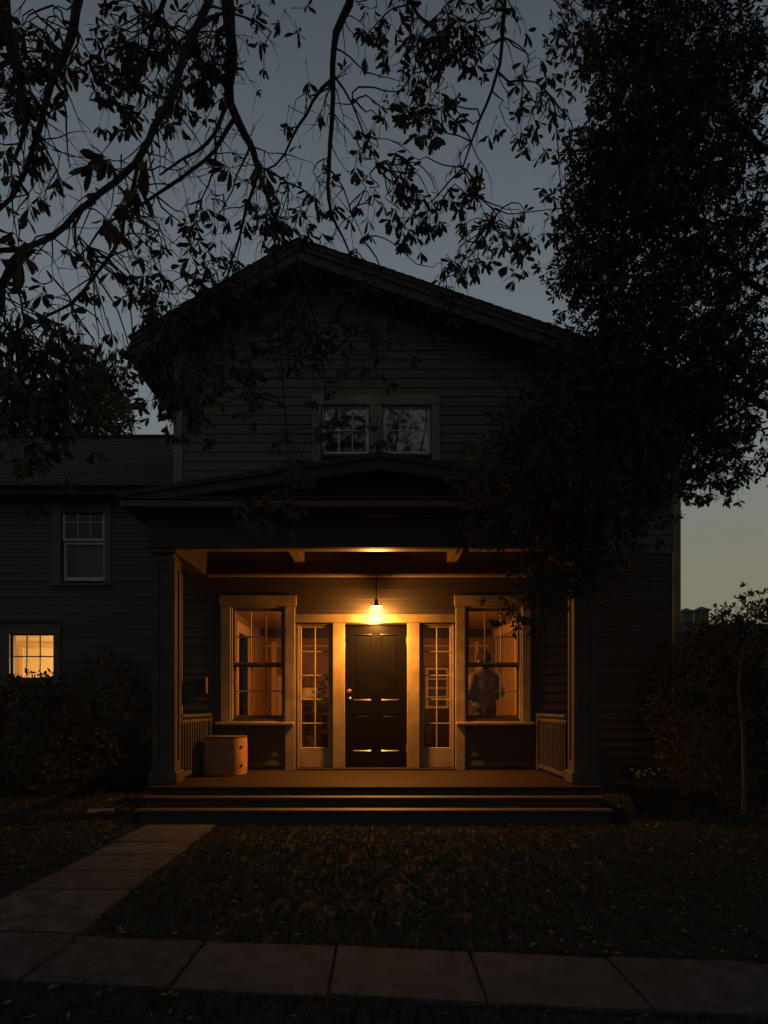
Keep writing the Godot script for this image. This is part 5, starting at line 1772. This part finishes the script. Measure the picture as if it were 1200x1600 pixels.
func lawn() -> void:
	var g := Geo.new()
	g.tinted = true
	for k in 9:
		var a := TAU * rng.randf()
		var b := Vector3(cos(a), 0, sin(a)) * rng.randf_range(0.0, 0.055)
		var u := Vector3(cos(a + rng.randf()), 0, sin(a + rng.randf())) * rng.randf_range(0.006, 0.03)
		var hh := rng.randf_range(0.016, 0.038)
		var w := Vector3(-sin(a), 0, cos(a)) * 0.0018
		var m := b + u * 0.4 + Vector3(0, hh * 0.6, 0)
		g.tri(b - w, b + w, m + w * 0.7, Vector3(u.x, 0.6, u.z))
		g.tri(b - w, m + w * 0.7, m - w * 0.7, Vector3(u.x, 0.6, u.z))
		g.tri(m - w * 0.7, m + w * 0.7, b + u * 1.2 + Vector3(0, hh, 0), Vector3(u.x, 0.6, u.z))
	var tuft := g.mesh()
	var where := []
	for k in 105000:
		var d := sqrt(rng.randf_range(2.3 * 2.3, 11.3 * 11.3))
		var p := Vector3(rng.randf_range(-0.62, 0.64) * d, -0.008, -d)
		if not clear_of(p):
			continue
		var s := rng.randf_range(0.55, 1.25)
		where.append(Transform3D(Basis(Vector3.UP, rng.randf() * TAU).scaled(Vector3(s, s * rng.randf_range(0.6, 1.2), s)), p))
	var gr := many("grass", tuft, M.grass, where, self, 0.25)
	gr.set_meta("label", "short dark lawn grass on both sides of the path")
	# fallen leaves and cuttings on it
	where = []
	for k in 2200:
		var d := sqrt(rng.randf_range(2.4 * 2.4, 9.5 * 9.5))
		var p := Vector3(rng.randf_range(-0.6, 0.62) * d, rng.randf_range(0.012, 0.03), -d)
		if clear_of(p) or (rng.randf() < 0.03 and p.z > -7.3):
			where.append(leaf_at(p if clear_of(p) else Vector3(p.x, 0.018, p.z), Vector3(rng.randf_range(-1, 1), rng.randf_range(-0.15, 0.25), rng.randf_range(-1, 1)), rng.randf_range(0.02, 0.055)))
	var li := many("fallen_leaves", LEAVES[1], M.litter, where, self, 0.5)
	li.set_meta("label", "pale fallen leaves scattered over the lawn")


func neighbour() -> void:
	var d := 40.0
	var x0 := px(1010, d)
	var x1 := px(1320, d)
	var t := thing("neighbour_house", "distant neighbouring house whose grey roof carries two square vents", "house", Vector3(0, 0, -d))
	var top := py(967, d)
	var ev := 3.6
	var g := Geo.new()
	g.box(Vector3(x0 + 0.3, -0.2, -5.0), Vector3(x1 - 0.3, ev, 0.0), 0.0)
	build("wall", g, M.neighbour_wall, t)
	g = Geo.new()
	g.prism_x(PackedVector2Array([Vector2(0.5, ev - 0.05), Vector2(-2.5, top), Vector2(-5.5, ev - 0.05), Vector2(-5.5, ev - 0.2), Vector2(-2.5, top - 0.18), Vector2(0.5, ev - 0.2)]), x0, x1)
	var r := build("roof", g, M.neighbour_roof, t)
	for c in [[1072, 950, 0.38], [1095.5, 947.5, 0.4]]:
		var w: float = c[2]
		var x := px(c[0], d + 2.5)
		var y1 := py(c[1], d + 2.5)
		var v := Geo.new()
		v.box(Vector3(x - w * 0.82, top - 0.5, -2.5 - w * 0.8), Vector3(x + w * 0.82, y1 - 0.28, -2.5 + w * 0.8), 0.01)
		for k in 4:
			var a := PI / 2 * k
			var b := Basis(Vector3.UP, a)
			v.tri(b * Vector3(w * 1.12, 0, -w * 1.12) + Vector3(x, y1 - 0.24, -2.5), b * Vector3(w * 1.12, 0, w * 1.12) + Vector3(x, y1 - 0.24, -2.5), Vector3(x, y1, -2.5), b * Vector3(1, 1, 0))
		v.box(Vector3(x - w * 1.12, y1 - 0.3, -2.5 - w * 1.12), Vector3(x + w * 1.12, y1 - 0.24, -2.5 + w * 1.12), 0.01)
		build("roof_vent", v, M.vent, r)


# ---------------------------------------------------------------- the whole

const LAMP_COLOR := Color(1.0, 0.665, 0.3)
const PORCH_POWER := 3.9
const PORCH_DOWN := 14.0
const ROOM_COLOR := Color(1.0, 0.64, 0.27)
const ROOM_POWER := 2.7
const WING_COLOR := Color(1.0, 0.85, 0.6)
const WING_POWER := 4.2
var LEAVES := []


func sky_image() -> Image:
	# sRGB by height in degrees, the same all round; warm and pale only near the horizon
	var t := [[-90, 30, 29, 27], [-6, 60, 58, 50], [0, 138, 131, 106], [5, 138, 132, 110], [9.5, 133, 130, 113], [13, 127, 130, 119], [17, 120, 127, 124], [24, 107, 118, 123], [28, 104, 113, 120], [31, 100, 109, 116], [36, 91, 100, 107], [42, 80, 88, 96], [46, 72, 80, 87], [60, 58, 64, 71], [90, 50, 56, 63]]
	var im := Image.create(512, 256, false, Image.FORMAT_RGBF)
	var f := FastNoiseLite.new()
	f.seed = 5
	f.frequency = 1.3
	for y in 256:
		var e := 90.0 - (y + 0.5) / 256.0 * 180.0
		var k := 0
		while k < t.size() - 2 and t[k + 1][0] < e:
			k += 1
		var w := clampf((e - t[k][0]) / (t[k + 1][0] - t[k][0]), 0.0, 1.0)
		var a := Color(t[k][1] / 255.0, t[k][2] / 255.0, t[k][3] / 255.0).srgb_to_linear()
		var b := Color(t[k + 1][1] / 255.0, t[k + 1][2] / 255.0, t[k + 1][3] / 255.0).srgb_to_linear()
		var c := a.lerp(b, w)
		for x in 512:
			var az := (x + 0.5) / 512.0 * TAU
			# the glow lies where the camera looks; opposite to it the low sky is as dull as the rest
			var side := smoothstep(-0.5, 0.75, cos(az))
			var back := Color(0.072, 0.08, 0.094).lerp(c, clampf((e - 6.0) / 30.0, 0.0, 1.0))
			var cc := back.lerp(c, side) if e > -8.0 else c
			var n := f.get_noise_3d(cos(az) * 2.0, e * 0.12, sin(az) * 2.0) * 0.03
			im.set_pixel(x, y, Color(cc.r * (1.0 + n), cc.g * (1.0 + n), cc.b * (1.0 + n)))
	return im


func _ready() -> void:
	rng.seed = 20240611
	var cam := Camera3D.new()
	cam.name = "camera"
	cam.position = Vector3(0, EYE, 0)
	var near := 0.1
	# an upright view camera: the lens is shifted up, so that uprights stay parallel
	cam.set_frustum(near * 1600.0 / 1080.0, Vector2(near * 12.0 / 1080.0, near * 301.0 / 1080.0), near, 900.0)
	cam.keep_aspect = Camera3D.KEEP_HEIGHT
	add_child(cam)
	var env := Environment.new()
	env.background_mode = Environment.BG_SKY
	var sky := Sky.new()
	var pan := PanoramaSkyMaterial.new()
	pan.panorama = ImageTexture.create_from_image(sky_image())
	sky.sky_material = pan
	env.sky = sky
	env.tonemap_mode = Environment.TONE_MAPPER_LINEAR
	env.tonemap_exposure = 1.0
	env.fog_enabled = true
	env.fog_density = 0.0014
	env.fog_light_color = Color(1.0, 0.86, 0.72)
	env.sdfgi_enabled = true
	env.ssao_enabled = true
	env.ssil_enabled = true
	var we := WorldEnvironment.new()
	we.name = "world"
	we.environment = env
	add_child(we)
	# the last of the day: a very weak, wide, cool light low beyond the house to the right
	var sun := DirectionalLight3D.new()
	sun.name = "afterglow"
	sun.light_color = Color(0.9, 0.9, 1.0)
	sun.light_energy = 0.004
	sun.light_angular_distance = 40.0
	sun.shadow_enabled = true
	sun.rotation_degrees = Vector3(-25, -150, 0)
	add_child(sun)

	materials()
	for k in 4:
		LEAVES.append(make_leaf([0.25, 0.5, 0.15, 0.4][k], [0.12, 0.05, 0.2, 0.28][k]))
	unit_leaf = LEAVES[0]
	var t0 := Time.get_ticks_msec()
	ground()
	print("ground ", Time.get_ticks_msec() - t0)
	build_house()
	print("house ", Time.get_ticks_msec() - t0)
	neighbour()
	overhanging_tree()
	print("tree ", Time.get_ticks_msec() - t0)
	dense_tree()
	print("tree ", Time.get_ticks_msec() - t0)
	plants()
	print("plants ", Time.get_ticks_msec() - t0)
	porch_lamp()
	room_lamps()
	porch_things()
	indoor_things()
	person()
	print("all ", Time.get_ticks_msec() - t0)
